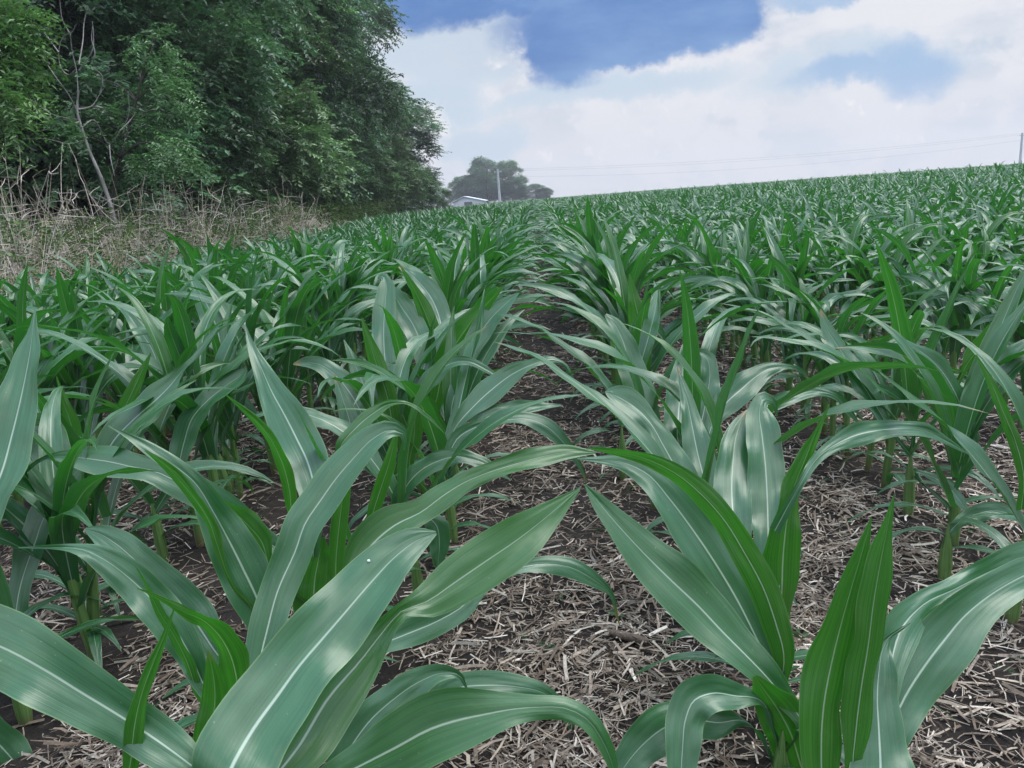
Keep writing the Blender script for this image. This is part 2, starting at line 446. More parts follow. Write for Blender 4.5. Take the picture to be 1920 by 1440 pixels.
# ------------------------------------------------------------------ corn
TS = {7: np.array([-1, -.6, -.14, 0, .14, .6, 1.]), 5: np.array([-1, -.5, 0, .5, 1.]), 3: np.array([-1, 0, 1.]), 2: np.array([-1., 1.])}
def ribbon(P, A, hw, N, fold, wave, seed, k=7):
    """leaf blade: midrib P, unit across A, half widths hw, normals N -> vertices, quads, uv"""
    n = len(P); t = TS[k]; s = np.linspace(0, 1, n)
    r = np.random.RandomState(seed)
    f1, f2, p1, p2 = r.uniform(1.6, 3.2), r.uniform(1.6, 3.2), r.rand() * 6.28, r.rand() * 6.28
    wl = np.sin(6.28 * f1 * s + p1) + 0.5 * np.sin(6.28 * f1 * 2.3 * s + p2)
    wr = np.sin(6.28 * f2 * s + p2) + 0.5 * np.sin(6.28 * f2 * 2.1 * s + p1)
    edge = np.where(t[None] < 0, wl[:, None], wr[:, None]) * np.abs(t)[None] ** 2
    amp = wave * np.sin(np.pi * np.clip(s * 1.02, 0, 1)) ** 0.7
    lift = hw[:, None] * (fold[:, None] if np.ndim(fold) else fold) * np.abs(t)[None] ** 1.3 + amp[:, None] * edge
    V = P[:, None] + A[:, None] * (hw[:, None] * t[None])[..., None] + N[:, None] * lift[..., None]
    uv = np.stack([np.tile((t + 1) / 2, (n, 1)), np.tile(s[:, None], (1, k))], -1)
    return V.reshape(-1, 3), gridq(n, k), uv.reshape(-1, 2)

def width_profile(s, base=0.45):
    up = base + (1 - base) * np.sin(np.clip(s / 0.38, 0, 1) * np.pi / 2)
    dn = 1 - np.clip((s - 0.38) / 0.62, 0, 1) ** 1.9
    return up * np.clip(dn, 0.01, 1)

def grown_leaf(az, z0, e0, e1, L, wmax, twist, curl, fold, wave, seed, nseg, k, power=1.5, lean=(0, 0), wb=0.45):
    """a leaf arching out of the stalk"""
    s = np.linspace(0, 1, nseg)
    e = R(e0) + (R(e1) - R(e0)) * s ** power
    a = az + curl * s ** 1.5
    ds = L / (nseg - 1)
    D = np.stack([np.cos(e) * np.cos(a), np.cos(e) * np.sin(a), np.sin(e)], -1)
    P = np.zeros((nseg, 3)); P[1:] = np.cumsum((D[:-1] + D[1:]) / 2 * ds, axis=0)
    P += np.array([lean[0] * z0, lean[1] * z0, z0]) + 0.006 * np.array([math.cos(az), math.sin(az), 0])
    A0 = np.stack([-np.sin(a), np.cos(a), np.zeros(nseg)], -1)
    N0 = np.cross(D, A0) * -1
    N0 = np.where((N0[:, 2:3] < 0) & (np.abs(e)[:, None] < 1.5), -N0, N0)
    tw = twist * s ** 1.4
    A = A0 * np.cos(tw)[:, None] + N0 * np.sin(tw)[:, None]
    N = -A0 * np.sin(tw)[:, None] + N0 * np.cos(tw)[:, None]
    hw = wmax / 2 * width_profile(s, wb)
    fo = fold * (1.6 - 1.2 * s)
    return ribbon(P, A, hw, N, fo, wave, seed, k)

def plant_leaves(seed, lod=0, low=3, mid=4, top=3, size=1.0, stiff=1.0):
    """list of (V, Q, uv, rnd, young) for one young corn plant standing at the origin"""
    r = np.random.RandomState(seed)
    nseg, k = ((16, 7), (9, 5), (6, 3), (4, 2))[lod]
    L = []; az = r.rand() * 6.28
    lean = r.normal(0, 0.05, 2)
    z = 0.05
    def nxt():
        nonlocal az
        az += math.pi + r.normal(0, 0.42)
        return az
    for i in range(low):
        a = nxt(); z += 0.035
        L.append(grown_leaf(a, z * size, r.uniform(25, 55), r.uniform(-80, -40), r.uniform(.20, .32) * size, r.uniform(.022, .034) * size, r.normal(0, .5), r.normal(0, .5), .15, .003, r.randint(9999), max(4, nseg - 5), k, 1.1, lean) + (r.rand(), 0.0))
    for i in range(mid):
        a = nxt(); z += 0.042
        L.append(grown_leaf(a, z * size, r.uniform(54, 76) + 5 * stiff, r.uniform(-85, -15) + 32 * stiff, r.uniform(.56, .76) * size, r.uniform(.052, .072) * size, r.normal(0, .7), r.normal(0, .5), .22, .008, r.randint(9999), nseg, k, r.uniform(1.2, 2.0), lean, .64) + (r.rand(), 0.1 * r.rand()))
    for i in range(top):
        a = nxt(); z += 0.035
        L.append(grown_leaf(a, z * size, r.uniform(68, 85) + 3 * stiff, r.uniform(-55, 30) + 36 * stiff, r.uniform(.42, .60) * size, r.uniform(.042, .060) * size, r.normal(0, .6), r.normal(0, .3), .42, .004, r.randint(9999), nseg, k, r.uniform(1.3, 2.4), lean, .72) + (r.rand(), r.uniform(.0, .5)))
    return L, lean, z * size

def stalk_mesh(seed, lean, h, r0=0.0125, k=8, n=12, rel=(0, 0, 0)):
    s = np.linspace(0, 1, n); z = -0.02 + s * (h + 0.05)
    r = np.random.RandomState(seed)
    P = np.stack([lean[0] * z + rel[0], lean[1] * z + rel[1], z + rel[2]], -1)
    rad = r0 * (1.0 + 0.35 * np.sin(np.pi * np.clip(s * 1.2, 0, 1)) - 0.85 * s ** 3) * (1 + 0.09 * np.sin(s * 30 + r.rand() * 6))
    return tube(P, rad, k)

# --- leaves traced one by one on the nearest plants.  Each is a list of midrib stations (px, py, width px) from base
# to tip; the first lies in the plane of its plant, dz is how much further from (or nearer to) the lens the tip is.
T_ = {}
def L_(plant, dz, pts, under=0, young=0.0, fold=0.16, wave=0.0085, tilt=0.55, spot=None, back=0.0):
    T_.setdefault(plant, []).append((dz, pts, under, young, fold, wave, tilt, spot, back))
# middle row
L_('C0', .22, [(425,1460,165),(475,1367,155),(520,1305,145),(560,1250,132),(607,1195,125),(650,1145,120),(700,1087,104),(740,1045,80),(785,1012,46),(818,999,6)], back=-.02, spot=(683,1052))
L_('C0', .30, [(500,1480,70),(560,1400,112),(615,1310,120),(675,1240,84),(722,1180,42),(750,1148,30),(800,1128,62),(853,1092,88),(907,1055,96),(973,1010,86),(1030,965,50),(1088,915,3)], young=.45, fold=.1, tilt=.2, back=.07)
L_('C0', .0, [(400,1470,30),(345,1425,58),(290,1385,76),(232,1347,84),(150,1297,98),(87,1258,108),(0,1212,118),(-90,1180,110),(-200,1170,70),(-300,1190,6)])
L_('C0', -.05, [(240,1470,18),(246,1420,32),(251,1370,37),(263,1310,26),(285,1248,22),(306,1198,12),(327,1140,2)], 1, .8)
L_('C1', -.05, [(390,1450,50),(398,1360,64),(403,1300,54),(397,1250,26),(390,1220,2)], 1, .9)
L_('C1', -.12, [(445,1330,40),(443,1270,54),(428,1220,58),(405,1185,52),(375,1160,34),(345,1148,20),(320,1135,16),(290,1118,10),(257,1103,2)], 1, .9)
L_('C1', .02, [(610,1470,50),(683,1432,80),(745,1400,105),(807,1367,112),(860,1350,100),(907,1340,78),(960,1330,52),(1010,1326,38),(1060,1328,37),(1100,1348,35),(1130,1390,29),(1150,1440,18),(1158,1490,3)], young=.25)
L_('C2', -.1, [(372,1300,20),(350,1240,26),(325,1190,22),(300,1150,18),(285,1120,14),(270,1090,8),(256,1065,2)], 1, .7)
L_('C2', .02, [(385,1290,30),(360,1235,50),(325,1175,63),(285,1125,63),(240,1082,58),(200,1052,45),(160,1032,26),(110,1026,9),(70,1026,4),(35,1027,2)])
L_('C2', .18, [(480,1300,50),(487,1240,62),(500,1185,72),(520,1110,68),(555,1030,66),(572,982,72),(600,940,75),(632,895,73),(665,857,65),(700,822,50),(735,806,28),(755,812,14),(758,845,3)])
L_('C2', .05, [(630,1450,50),(655,1405,58),(695,1350,63),(737,1312,58),(787,1278,47),(830,1262,26),(860,1266,12),(876,1292,3)])
L_('C3', .05, [(410,1230,50),(365,1165,76),(325,1120,77),(290,1085,67),(255,1052,60),(215,1018,50),(185,1000,30),(160,992,6)])
L_('C3', -.02, [(500,1180,50),(485,1130,80),(455,1065,90),(430,1015,78),(400,960,56),(365,905,35),(320,868,28),(275,838,22),(235,815,8),(203,798,2)])
L_('C3', -.06, [(430,1085,8),(406,1018,20),(392,978,25),(372,945,25),(346,912,24),(318,880,20),(290,858,12),(272,845,2)], 1, .85)
L_('C3', .05, [(790,1330,30),(850,1292,44),(910,1285,47),(970,1288,40),(1020,1300,28),(1060,1340,20),(1085,1378,12),(1100,1392,3)])
L_('C3', .10, [(700,1215,30),(760,1190,45),(820,1165,46),(870,1135,44),(905,1100,26),(945,1075,22),(985,1062,24),(1030,1058,31),(1070,1064,35),(1110,1085,28),(1148,1117,8),(1155,1150,6),(1162,1172,2)])
L_('C4', -.03, [(505,1060,20),(490,1015,46),(465,985,46),(430,955,30),(395,938,10),(375,935,2)], 1, .7)
L_('C4', .26, [(590,980,36),(590,920,60),(578,870,77),(555,820,80),(532,775,67),(510,735,50),(490,690,30),(472,650,14),(459,608,2)])
L_('C4', -.10, [(548,960,20),(542,915,25),(528,865,27),(508,825,24),(485,795,18),(455,767,10),(422,739,2)], 1, .9)
L_('C4', -.06, [(628,1110,22),(630,1050,29),(636,985,31),(644,925,25),(655,880,14),(665,850,2)], 1, .9)
L_('C4', -.03, [(590,1150,76),(590,1090,72),(597,1050,54),(606,1008,8)], 1, .8, .06)
L_('C4', .15, [(655,1090,60),(690,1030,80),(740,985,70),(790,960,46),(830,930,48),(870,905,37),(910,888,30),(960,872,34),(1010,858,38),(1060,848,28),(1118,849,3)], young=.5)
L_('C5', -.05, [(480,1000,40),(430,960,50),(375,925,50),(330,902,50),(285,882,44),(250,876,46),(207,866,58),(165,860,49),(125,856,28),(87,858,8),(45,885,5),(0,922,4),(-30,950,2)])
L_('C5', .05, [(640,835,20),(665,805,26),(700,775,26),(735,757,12),(765,757,7),(800,780,7),(833,812,2)], 0, .5)
L_('C5', -.05, [(690,1010,18),(700,960,23),(716,910,27),(732,860,21),(745,800,3)], 1, .9)
L_('C6', .0, [(745,960,24),(760,915,34),(785,885,37),(820,865,33),(860,856,27),(900,866,24),(930,882,14),(958,900,2)])
L_('C6', .0, [(795,965,20),(818,985,40),(824,1020,38),(822,1050,22),(820,1075,3)])
L_('C7', -.05, [(768,870,16),(775,830,29),(778,790,27),(775,745,6)], 1, .85)
L_('C7', .05, [(835,870,20),(860,820,26),(895,800,20),(945,788,18),(990,786,27),(1025,800,33),(1055,828,23),(1085,870,10),(1100,905,3)])
L_('C8', .12, [(835,850,14),(855,800,18),(885,765,37),(925,728,49),(960,702,35),(1000,683,18),(1035,674,14),(1058,682,8),(1070,705,8),(1076,735,3)])
L_('C8', .1, [(870,830,12),(895,795,26),(930,775,33),(970,767,29),(1010,762,18),(1055,760,2)])
L_('C8', .05, [(665,840,22),(657,795,35),(645,755,25),(627,702,2)])
L_('C9', -.06, [(745,850,30),(735,790,35),(725,740,37),(708,690,33),(692,640,20),(678,595,2)], 1, .9)
L_('C9', -.05, [(780,800,14),(790,735,25),(812,705,35),(845,682,25),(880,678,14),(910,692,12),(940,712,2)])
L_('C9', .08, [(712,820,30),(700,775,41),(685,730,37),(668,690,24),(645,637,2)])
L_('C9', .08, [(700,830,24),(678,775,46),(655,735,46),(630,705,37),(598,683,28),(570,680,18),(550,683,3)])
L_('C10', .1, [(845,780,20),(862,710,30),(880,660,35),(900,625,41),(925,592,39),(950,568,24),(973,549,2)])
L_('C11', .25, [(735,770,26),(725,700,37),(720,650,43),(720,600,45),(723,560,37),(724,530,24),(718,517,14),(708,522,3)])
L_('C11', -.08, [(815,760,26),(828,705,39),(845,660,47),(868,625,45),(890,595,33),(915,568,18),(945,535,2)], 1, .9)
L_('C12', .15, [(812,760,24),(805,700,37),(793,655,41),(775,610,45),(752,575,41),(735,548,26),(722,530,4)])
L_('C13', -.08, [(828,700,22),(820,655,31),(806,610,33),(790,570,25),(772,535,14),(750,497,2)], 1, .9)
L_('C13', .15, [(830,640,30),(822,590,45),(806,555,45),(786,530,35),(765,510,20),(748,500,4)])
# first row on the left
L_('L0', .24, [(-40,1000,80),(-15,930,92),(5,880,100),(20,825,92),(35,765,83),(47,710,65),(56,660,46),(62,615,18),(66,580,2)])
L_('L1', .12, [(25,1230,30),(28,1165,40),(38,1100,49),(50,1060,52),(65,1020,57),(82,972,65),(107,935,60),(142,887,43),(160,870,20),(172,885,4)])
L_('L2', .08, [(125,960,30),(115,905,62),(98,850,70),(80,800,66),(68,760,40),(55,712,4)])
L_('L2', .08, [(110,945,30),(95,900,42),(78,865,42),(60,825,16)])
L_('L3', .12, [(190,870,40),(212,828,59),(250,787,62),(290,752,57),(320,722,38),(347,688,9),(375,655,14),(395,632,12),(412,608,2)])
L_('L3', -.05, [(142,880,30),(140,830,38),(130,785,31),(117,750,16),(106,705,2)], 1, .9)
L_('L4', .1, [(330,890,30),(345,830,45),(360,785,45),(390,750,41),(425,722,35),(455,700,24),(463,690,3)])
L_('L4', -.05, [(212,830,22),(225,785,27),(243,745,25),(262,705,18),(283,662,2)], 1, .9)
L_('L5', .12, [(305,750,20),(300,700,35),(285,655,31),(262,620,24),(240,590,12),(215,567,2)])
L_('L6', .15, [(420,660,26),(405,610,43),(390,575,41),(373,545,26),(357,517,4)])
L_('L7', .05, [(-80,1300,50),(-30,1365,66),(20,1420,66),(60,1470,40),(80,1520,3)])
# first row on the right
L_('R0', -.03, [(1545,1480,60),(1540,1400,76),(1545,1320,86),(1560,1240,83),(1580,1160,71),(1600,1090,52),(1618,1030,30),(1634,970,2)], 1, .8)
L_('R0', -.06, [(1600,1450,30),(1605,1370,52),(1615,1290,62),(1628,1210,64),(1638,1130,61),(1650,1060,49),(1662,1000,30),(1677,927,2)], 1, .75)
L_('R0', .12, [(1650,1500,130),(1651,1440,118),(1648,1370,97),(1645,1310,75),(1648,1260,53),(1656,1215,30),(1668,1195,9),(1690,1180,6),(1706,1168,2)], back=-.03)
L_('R0', .15, [(1660,1400,60),(1690,1320,86),(1740,1240,102),(1775,1195,96),(1802,1162,83),(1840,1128,66),(1885,1098,59),(1930,1075,55),(1990,1060,30),(2040,1065,3)], back=.05)
L_('R0', .22, [(1668,1260,50),(1690,1180,70),(1730,1135,46),(1790,1105,40),(1850,1075,46),(1920,1045,50),(1980,1030,25),(2020,1035,3)], back=.09)
L_('R1', -.08, [(1420,1310,20),(1380,1305,42),(1335,1300,58),(1300,1315,72),(1285,1350,70),(1280,1400,65),(1277,1450,50),(1275,1520,3)])
L_('R1', -.02, [(1385,1350,20),(1350,1355,46),(1300,1350,62),(1245,1365,76),(1212,1390,71),(1180,1425,55),(1155,1465,30),(1140,1500,3)])
L_('R1', -.05, [(1520,1500,70),(1500,1430,82),(1480,1370,87),(1455,1325,76),(1430,1290,40),(1415,1268,8)], 1, .9, .06)
L_('R1', .10, [(1500,1345,30),(1475,1315,37),(1440,1272,49),(1400,1230,68),(1355,1185,86),(1310,1137,94),(1255,1085,91),(1200,1030,73),(1150,975,48),(1118,937,26),(1096,908,2)], young=.2)
L_('R2', -.02, [(1470,1230,40),(1455,1170,52),(1430,1100,54),(1395,1035,50),(1360,978,47),(1318,930,42),(1270,890,34),(1215,862,24),(1150,847,14),(1103,840,3)], 1, .8)
L_('R2', .10, [(1450,1260,40),(1420,1200,62),(1385,1130,80),(1350,1070,90),(1300,995,90),(1255,935,74),(1215,890,53),(1170,868,30),(1120,862,12),(1082,860,2)])
L_('R3', -.06, [(1462,1180,30),(1466,1110,62),(1468,1050,68),(1475,980,54),(1490,910,41),(1510,860,30),(1528,815,16),(1556,758,2)], 1, .9)
L_('R3', .26, [(1440,1120,36),(1441,1050,57),(1440,985,66),(1438,920,72),(1434,860,72),(1428,810,62),(1424,775,47),(1432,748,28),(1448,752,14),(1457,780,3)])
L_('R3', .26, [(1400,1090,40),(1385,1030,56),(1376,975,64),(1372,920,70),(1374,870,63),(1380,820,45),(1392,785,20),(1402,768,3)])
L_('R3', .12, [(1505,900,14),(1530,862,18),(1562,836,23),(1600,818,37),(1640,808,37),(1690,804,31),(1730,807,26),(1770,825,16),(1815,851,2)])
L_('R4', .2, [(1335,985,36),(1328,940,51),(1318,890,57),(1308,850,55),(1298,800,45),(1288,750,26),(1278,715,12),(1270,688,2)])
L_('R4', .12, [(1310,960,36),(1285,910,53),(1262,868,61),(1242,832,53),(1222,797,36),(1195,768,47),(1165,748,47),(1145,738,24),(1135,735,4)])
L_('R5', .1, [(1395,790,10),(1430,772,18),(1460,754,25),(1500,741,23),(1540,735,16),(1570,745,14),(1592,772,16),(1612,797,2)])
L_('R6', .15, [(1325,830,20),(1340,785,29),(1365,752,47),(1390,730,51),(1415,708,41),(1442,692,26),(1475,688,12),(1500,695,9),(1520,715,3)])
L_('R6', .2, [(1272,830,45),(1272,780,55),(1276,735,53),(1281,690,37),(1285,655,18),(1288,630,2)])
L_('R6', .1, [(1308,850,36),(1316,790,45),(1326,740,45),(1331,700,33),(1325,672,28),(1310,661,12),(1302,668,2)])
L_('R7', .1, [(1225,800,30),(1205,750,51),(1190,708,55),(1178,672,49),(1166,635,36),(1150,605,24),(1135,590,6)])
L_('R8', .0, [(1163,740,14),(1157,672,8),(1154,645,19),(1156,620,12),(1158,600,2)], 1, .9)
L_('R9', -.05, [(1205,690,30),(1202,640,37),(1197,595,37),(1189,560,22),(1180,513,2)], 1, .9)
# second row on the right
L_('S0', -.04, [(1920,900,20),(1905,830,23),(1880,770,20),(1855,710,12),(1830,665,2)], 1, .8)
L_('S1', .0, [(1775,1010,10),(1792,985,16),(1825,966,27),(1870,958,29),(1905,968,20),(1945,985,6)])
L_('S2', .0, [(1825,840,14),(1808,780,31),(1790,735,39),(1765,695,37),(1738,668,29),(1712,650,14),(1685,638,10),(1660,650,10),(1640,672,2)])
L_('S2', .05, [(1805,760,14),(1825,730,29),(1865,697,33),(1905,665,35),(1950,640,20),(1980,635,3)])
L_('S2', -.05, [(1722,885,10),(1745,893,16),(1775,910,23),(1800,940,23),(1818,968,5)])
L_('S3', .1, [(1660,790,16),(1642,760,31),(1620,725,39),(1595,685,37),(1568,645,33),(1548,612,22),(1538,580,3)])
L_('S3', -.04, [(1712,800,10),(1705,775,22),(1688,750,27),(1668,735,20),(1648,728,12),(1638,738,2)])
L_('S3', -.05, [(1795,720,14),(1815,680,25),(1845,645,35),(1880,610,37),(1920,585,30),(1960,575,4)], 1, .9)

# plant key -> (row, distance along the row, extra low / mid / top leaves, label)
PL = {
 'C0': (0, .72, (0,0,0), 'nearest corn plant, its huge pale leaf crossing the bottom left foreground'),
 'C1': (0, .92, (2,0,0), 'bright green corn plant at the bottom edge whose blade arches toward the aisle'),
 'C2': (0, 1.12, (3,0,0), 'corn plant whose broad leaf with a folded-over tip stands left of centre'),
 'C3': (0, 1.28, (3,0,0), 'corn plant behind the nearest two, twisted leaf with a bright edge pointing left'),
 'C4': (0, 1.47, (3,0,0), 'corn plant with a long pointed leaf leaning left and one reaching over the aisle'),
 'C5': (0, 1.62, (3,0,1), 'corn plant with a leaf arching far left to the picture edge'),
 'C6': (0, 1.80, (3,2,1), 'corn plant with a short hooked leaf overhanging the left side of the aisle'),
 'C7': (0, 2.03, (3,0,1), 'corn plant whose pale leaf droops onto the litter in the middle aisle'),
 'C8': (0, 2.18, (3,2,1), 'corn plant with a wide pale leaf held out over the aisle, tip dangling'),
 'C9': (0, 2.32, (3,2,1), 'corn plant with a saturated green spike left of the middle clump'),
 'C10': (0, 2.48, (3,2,1), 'corn plant with a pale grooved leaf leaning right in the middle clump'),
 'C11': (0, 2.62, (3,2,1), 'corn plant with a tall white-ribbed leaf folded at its top'),
 'C12': (0, 2.78, (3,2,1), 'corn plant with a wavy grey-green leaf just behind the white-ribbed one'),
 'C13': (0, 2.95, (3,2,1), 'corn plant with a dark green blade slanting left at the back of the clump'),
 'L0': (-1, 1.38, (2,0,1), 'corn plant at the left edge with one large upright pale leaf'),
 'L7': (-1, 1.27, (3,1,0), 'corn plant in the bottom left corner with a dull drooping leaf'),
 'L1': (-1, 1.47, (3,0,1), 'corn plant at the left edge with a dark glossy leaf bent over on top'),
 'L2': (-1, 1.75, (3,0,1), 'corn plant with paired shaded leaves behind the large left edge leaf'),
 'L3': (-1, 1.95, (3,1,1), 'corn plant at left with a long slanting leaf ending in a thin tip'),
 'L4': (-1, 2.15, (3,1,1), 'corn plant at left whose leaf bends right beside the tall pointed one'),
 'L5': (-1, 2.80, (3,2,2), 'corn plant at left with a narrow leaf curving up to the left'),
 'L6': (-1, 3.40, (3,3,2), 'corn plant at left with a broad pale leaf pointing up left'),
 'R0': (1, .92, (1,0,0), 'corn plant at the bottom right with upright twin blades and a leaf leaving the frame'),
 'R1': (1, 1.10, (3,0,0), 'corn plant right of the aisle, one large leaf slanting across it'),
 'R2': (1, 1.22, (3,0,0), 'corn plant whose long green leaf arches left over the middle aisle'),
 'R3': (1, 1.33, (3,0,0), 'corn plant with two upright white-ribbed leaves right of the aisle'),
 'R4': (1, 1.70, (3,2,1), 'corn plant with a wavy leaf flopping left above the aisle litter'),
 'R5': (1, 1.95, (3,2,1), 'corn plant with a narrow leaf arching right between the two right rows'),
 'R6': (1, 2.15, (3,2,1), 'corn plant with a curled pale leaf and a broad one held out right'),
 'R7': (1, 2.38, (3,2,1), 'corn plant with a broad streaked leaf leaning left into the aisle'),
 'R8': (1, 2.66, (3,2,1), 'corn plant with a tiny bright green leaf tip at the aisle edge'),
 'R9': (1, 2.98, (3,2,2), 'corn plant with a dark green upright spear right of the aisle'),
 'S0': (2, 1.62, (3,2,1), 'corn plant at the right edge with a thin bright leaf'),
 'S1': (2, 1.82, (3,2,2), 'corn plant at right with bare stalk base on the litter and a low arching leaf'),
 'S2': (2, 2.02, (3,2,2), 'corn plant at right with a broad hanging leaf tapering down'),
 'S3': (2, 2.22, (3,2,2), 'corn plant at right with a long white-ribbed leaf slanting up left'),
}
CORN_GROUP = 'young corn plants standing in rows'
TAKEN = []
def traced_plant(key, row, y, extra, label):
    seed = sum(map(ord, key)) * 7
    leaves = T_.get(key, [])
    q0 = []
    for dz, pts, *_ in leaves:
        d = ray(pts[0][0], pts[0][1]); q0.append(CP + d * (y / d[1]))
    q0 = np.array(q0)
    x = float(np.clip(np.median(q0[:, 0]), row_x(row) - 0.13, row_x(row) + 0.13))
    gz = float(ground_z(x, y))
    base = np.array([x, y, gz])
    e = empty('corn_plant', base)
    tag(e, label, 'corn plant', CORN_GROUP)
    whorl = float(np.clip(np.percentile(q0[:, 2], 60) - gz, 0.18, 0.36))
    ev, lean, eh = plant_leaves(seed, 0, extra[0], extra[1], extra[2])
    V, Q, uv = stalk_mesh(seed, lean * 0.3, max(whorl * 0.55, 0.12))
    link('stalk', make_mesh('corn_stalk', V, Q, M_STALK, uv), e)
    rr = np.random.RandomState(seed + 1)
    for (V, Q, uv, rnd, yg) in ev:
        link('leaf', make_mesh('corn_leaf', V, Q, M_LEAF, uv, {'rnd': np.full(len(V), rnd), 'young': np.full(len(V), yg)}), e)
    for li, (dz, pts, under, young, fold, wave, tilt, spot, back) in enumerate(leaves):
        pts = np.array(pts, float); n = len(pts)
        s = np.r_[0, np.cumsum(np.linalg.norm(np.diff(pts[:, :2], axis=0), axis=1))]; s /= s[-1]
        d0 = ray(*pts[0, :2]); k0 = (y + back) / d0[1]
        T = np.gradient(pts[:, :2], s, axis=0); T /= np.linalg.norm(T, axis=1)[:, None]
        C = []
        for i in range(n):
            dep = k0 + dz * s[i]
            P = CP + ray(pts[i, 0], pts[i, 1]) * dep
            nx, ny = -T[i, 1], T[i, 0]            # image perpendicular (y down)
            hw = pts[i, 2] / 2 / F * dep
            sg = 1.0 if ny < 0 else -1.0          # the edge higher in the picture lies further away ...
            if under: sg = -sg                    # ... unless the underside shows
            A = CR * nx - CU * ny + CF * (sg * tilt * abs(ny))
            C.append(np.r_[P, A * hw])
        # run the blade down into the stalk
        q = C[0][:3]; hd = math.hypot(q[0] - x, q[1] - y)
        st = np.array([x, y, max(gz + 0.04, q[2] - 0.07 - 0.55 * hd)])
        a0 = C[0][3:] / (np.linalg.norm(C[0][3:]) + 1e-9)
        C = np.array([np.r_[st, a0 * 0.011]] + C)
        G = spline(C, 40)
        P = G[:, :3] - base; Aw = G[:, 3:]
        hw = np.linalg.norm(Aw, axis=1); A = Aw / (hw[:, None] + 1e-9)
        Tn = np.gradient(P, axis=0); Tn /= np.linalg.norm(Tn, axis=1)[:, None] + 1e-9
        N = np.cross(A, Tn); N /= np.linalg.norm(N, axis=1)[:, None] + 1e-9
        tocam = CP - (P + base)
        N *= np.sign((N * tocam).sum(1))[:, None]
        if under: N = -N
        V, Q, uv = ribbon(P, A, hw, N, fold * np.ones(40), wave * min(1.0, hw.max() / 0.035), seed + li * 13, 7)
        # blade texture coordinate along its own length
        lo = link('leaf', make_mesh('corn_leaf', V, Q, M_LEAF, uv, {'rnd': np.full(len(V), rr.rand()), 'young': np.full(len(V), young)}), e)
        if spot:
            px, py, _ = project(V + base); j = int(np.argmin((px - spot[0]) ** 2 + (py - spot[1]) ** 2))
            c = V[j] + (CP - base - V[j]) * 0.002
            a = np.linspace(0, 6.2832, 9)[:-1]; nn = len(a)
            n_ = N[j // 7]; t1 = A[j // 7]; t2 = np.cross(n_, t1)
            rim = c + 0.0022 * (np.cos(a)[:, None] * t1 + np.sin(a)[:, None] * t2 * 0.9)
            top = c + 0.0012 * (np.cos(a)[:, None] * t1 + np.sin(a)[:, None] * t2 * 0.9) + n_ * 0.0009 * np.sign(n_ @ (CP - base - c))
            SV = np.concatenate([rim, top]); i = np.arange(nn)
            SQ = np.concatenate([np.stack([i, (i + 1) % nn, nn + (i + 1) % nn, nn + i], -1), [[8, 9, 10, 11], [8, 11, 12, 13], [8, 13, 14, 15]]])
            link('dropping', make_mesh('dropping', SV, SQ, M_SPOT), lo)
    TAKEN.append((row, y))
for key, (row, y, extra, label) in PL.items():
    traced_plant(key, row, y, extra, label)

# --- the rest of the field
def field_edge(y):
    return -4.35 - 0.062 * np.minimum(y, 45) - 0.02 * np.maximum(y - 45, 0)
rs = np.random.RandomState(77)
CLEAR = {0: 3.05, 1: 3.08, -1: 1.55, 2: 1.45}
spots = []
YMAX = 150.0
for k in range(-16, 150):
    xr = row_x(k)
    y = rs.uniform(0.0, 0.16)
    while y < YMAX:
        step = 0.130 if y < 30 else (0.22 if y < 60 else 0.36)
        y += step * rs.uniform(0.75, 1.25)
        if y < 0.5 or abs(xr) > 0.78 * y + 1.4: continue
        if xr + rs.normal(0, 0.12) < field_edge(y): continue
        if y > 40 and rs.rand() < min(0.55, (y - 40) / 90): continue
        if y < CLEAR.get(k, 0): continue
        if any(r == k and abs(yy - y) < 0.10 for r, yy in TAKEN): continue
        spots.append((k, xr + rs.normal(0, 0.018), y))
# a few more plants that stand between the traced ones
spots += [(-1, -1.13, 1.60), (-1, -1.17, 2.27)]
K = np.array([s[0] for s in spots]); SX = np.array([s[1] for s in spots]); SY = np.array([s[2] for s in spots])
SZ = ground_z(SX, SY)
def visible(x, y, z):
    a = in_frame(x, y, z + 0.1, 40); c = in_frame(x, y, z + 0.65, 90)
    return a | c
vis = visible(SX, SY, SZ) & (SY > 0.9)
K, SX, SY, SZ = K[vis], SX[vis], SY[vis], SZ[vis]
order = np.argsort(np.hypot(SX, SY)); K, SX, SY, SZ = K[order], SX[order], SY[order], SZ[order]
NIND = 300 - len(PL)
NV = 18
ORD = ['zeroth','first','second','third','fourth','fifth','sixth','seventh','eighth','ninth','tenth','eleventh','twelfth','thirteenth','fourteenth','fifteenth','sixteenth','seventeenth','eighteenth','nineteenth']
TENS = {2: 'twent', 3: 'thirt', 4: 'fort', 5: 'fift', 6: 'sixt'}
def ordinal(n):
    if n < 20: return ORD[n]
    t, u_ = divmod(n, 10)
    return TENS[t] + ('ieth' if u_ == 0 else 'y-' + ORD[u_])
def row_phrase(k):
    if k == 0: return 'row bordering the middle aisle on its left'
    if k == 1: return 'row bordering the middle aisle on its right'
    n = k if k > 1 else 1 - k
    return '%s row %s of the middle aisle' % (ordinal(n), 'right' if k > 0 else 'left')
protos = []
for i in range(NV):
    lv, lean, h = plant_leaves(500 + i * 31, 0, 3, 5, 3, 1.0, 1.0 if i < NV // 2 else .25)
    sv = stalk_mesh(500 + i, lean, h)
    ms = [('stalk', make_mesh('corn_stalk', sv[0], sv[1], M_STALK, sv[2]))]
    for (V, Q, uv, rnd, yg) in lv:
        ms.append(('leaf', make_mesh('corn_leaf', V, Q, M_LEAF, uv, {'rnd': np.full(len(V), rnd), 'young': np.full(len(V), yg)})))
    protos.append(ms)
cnt = {}
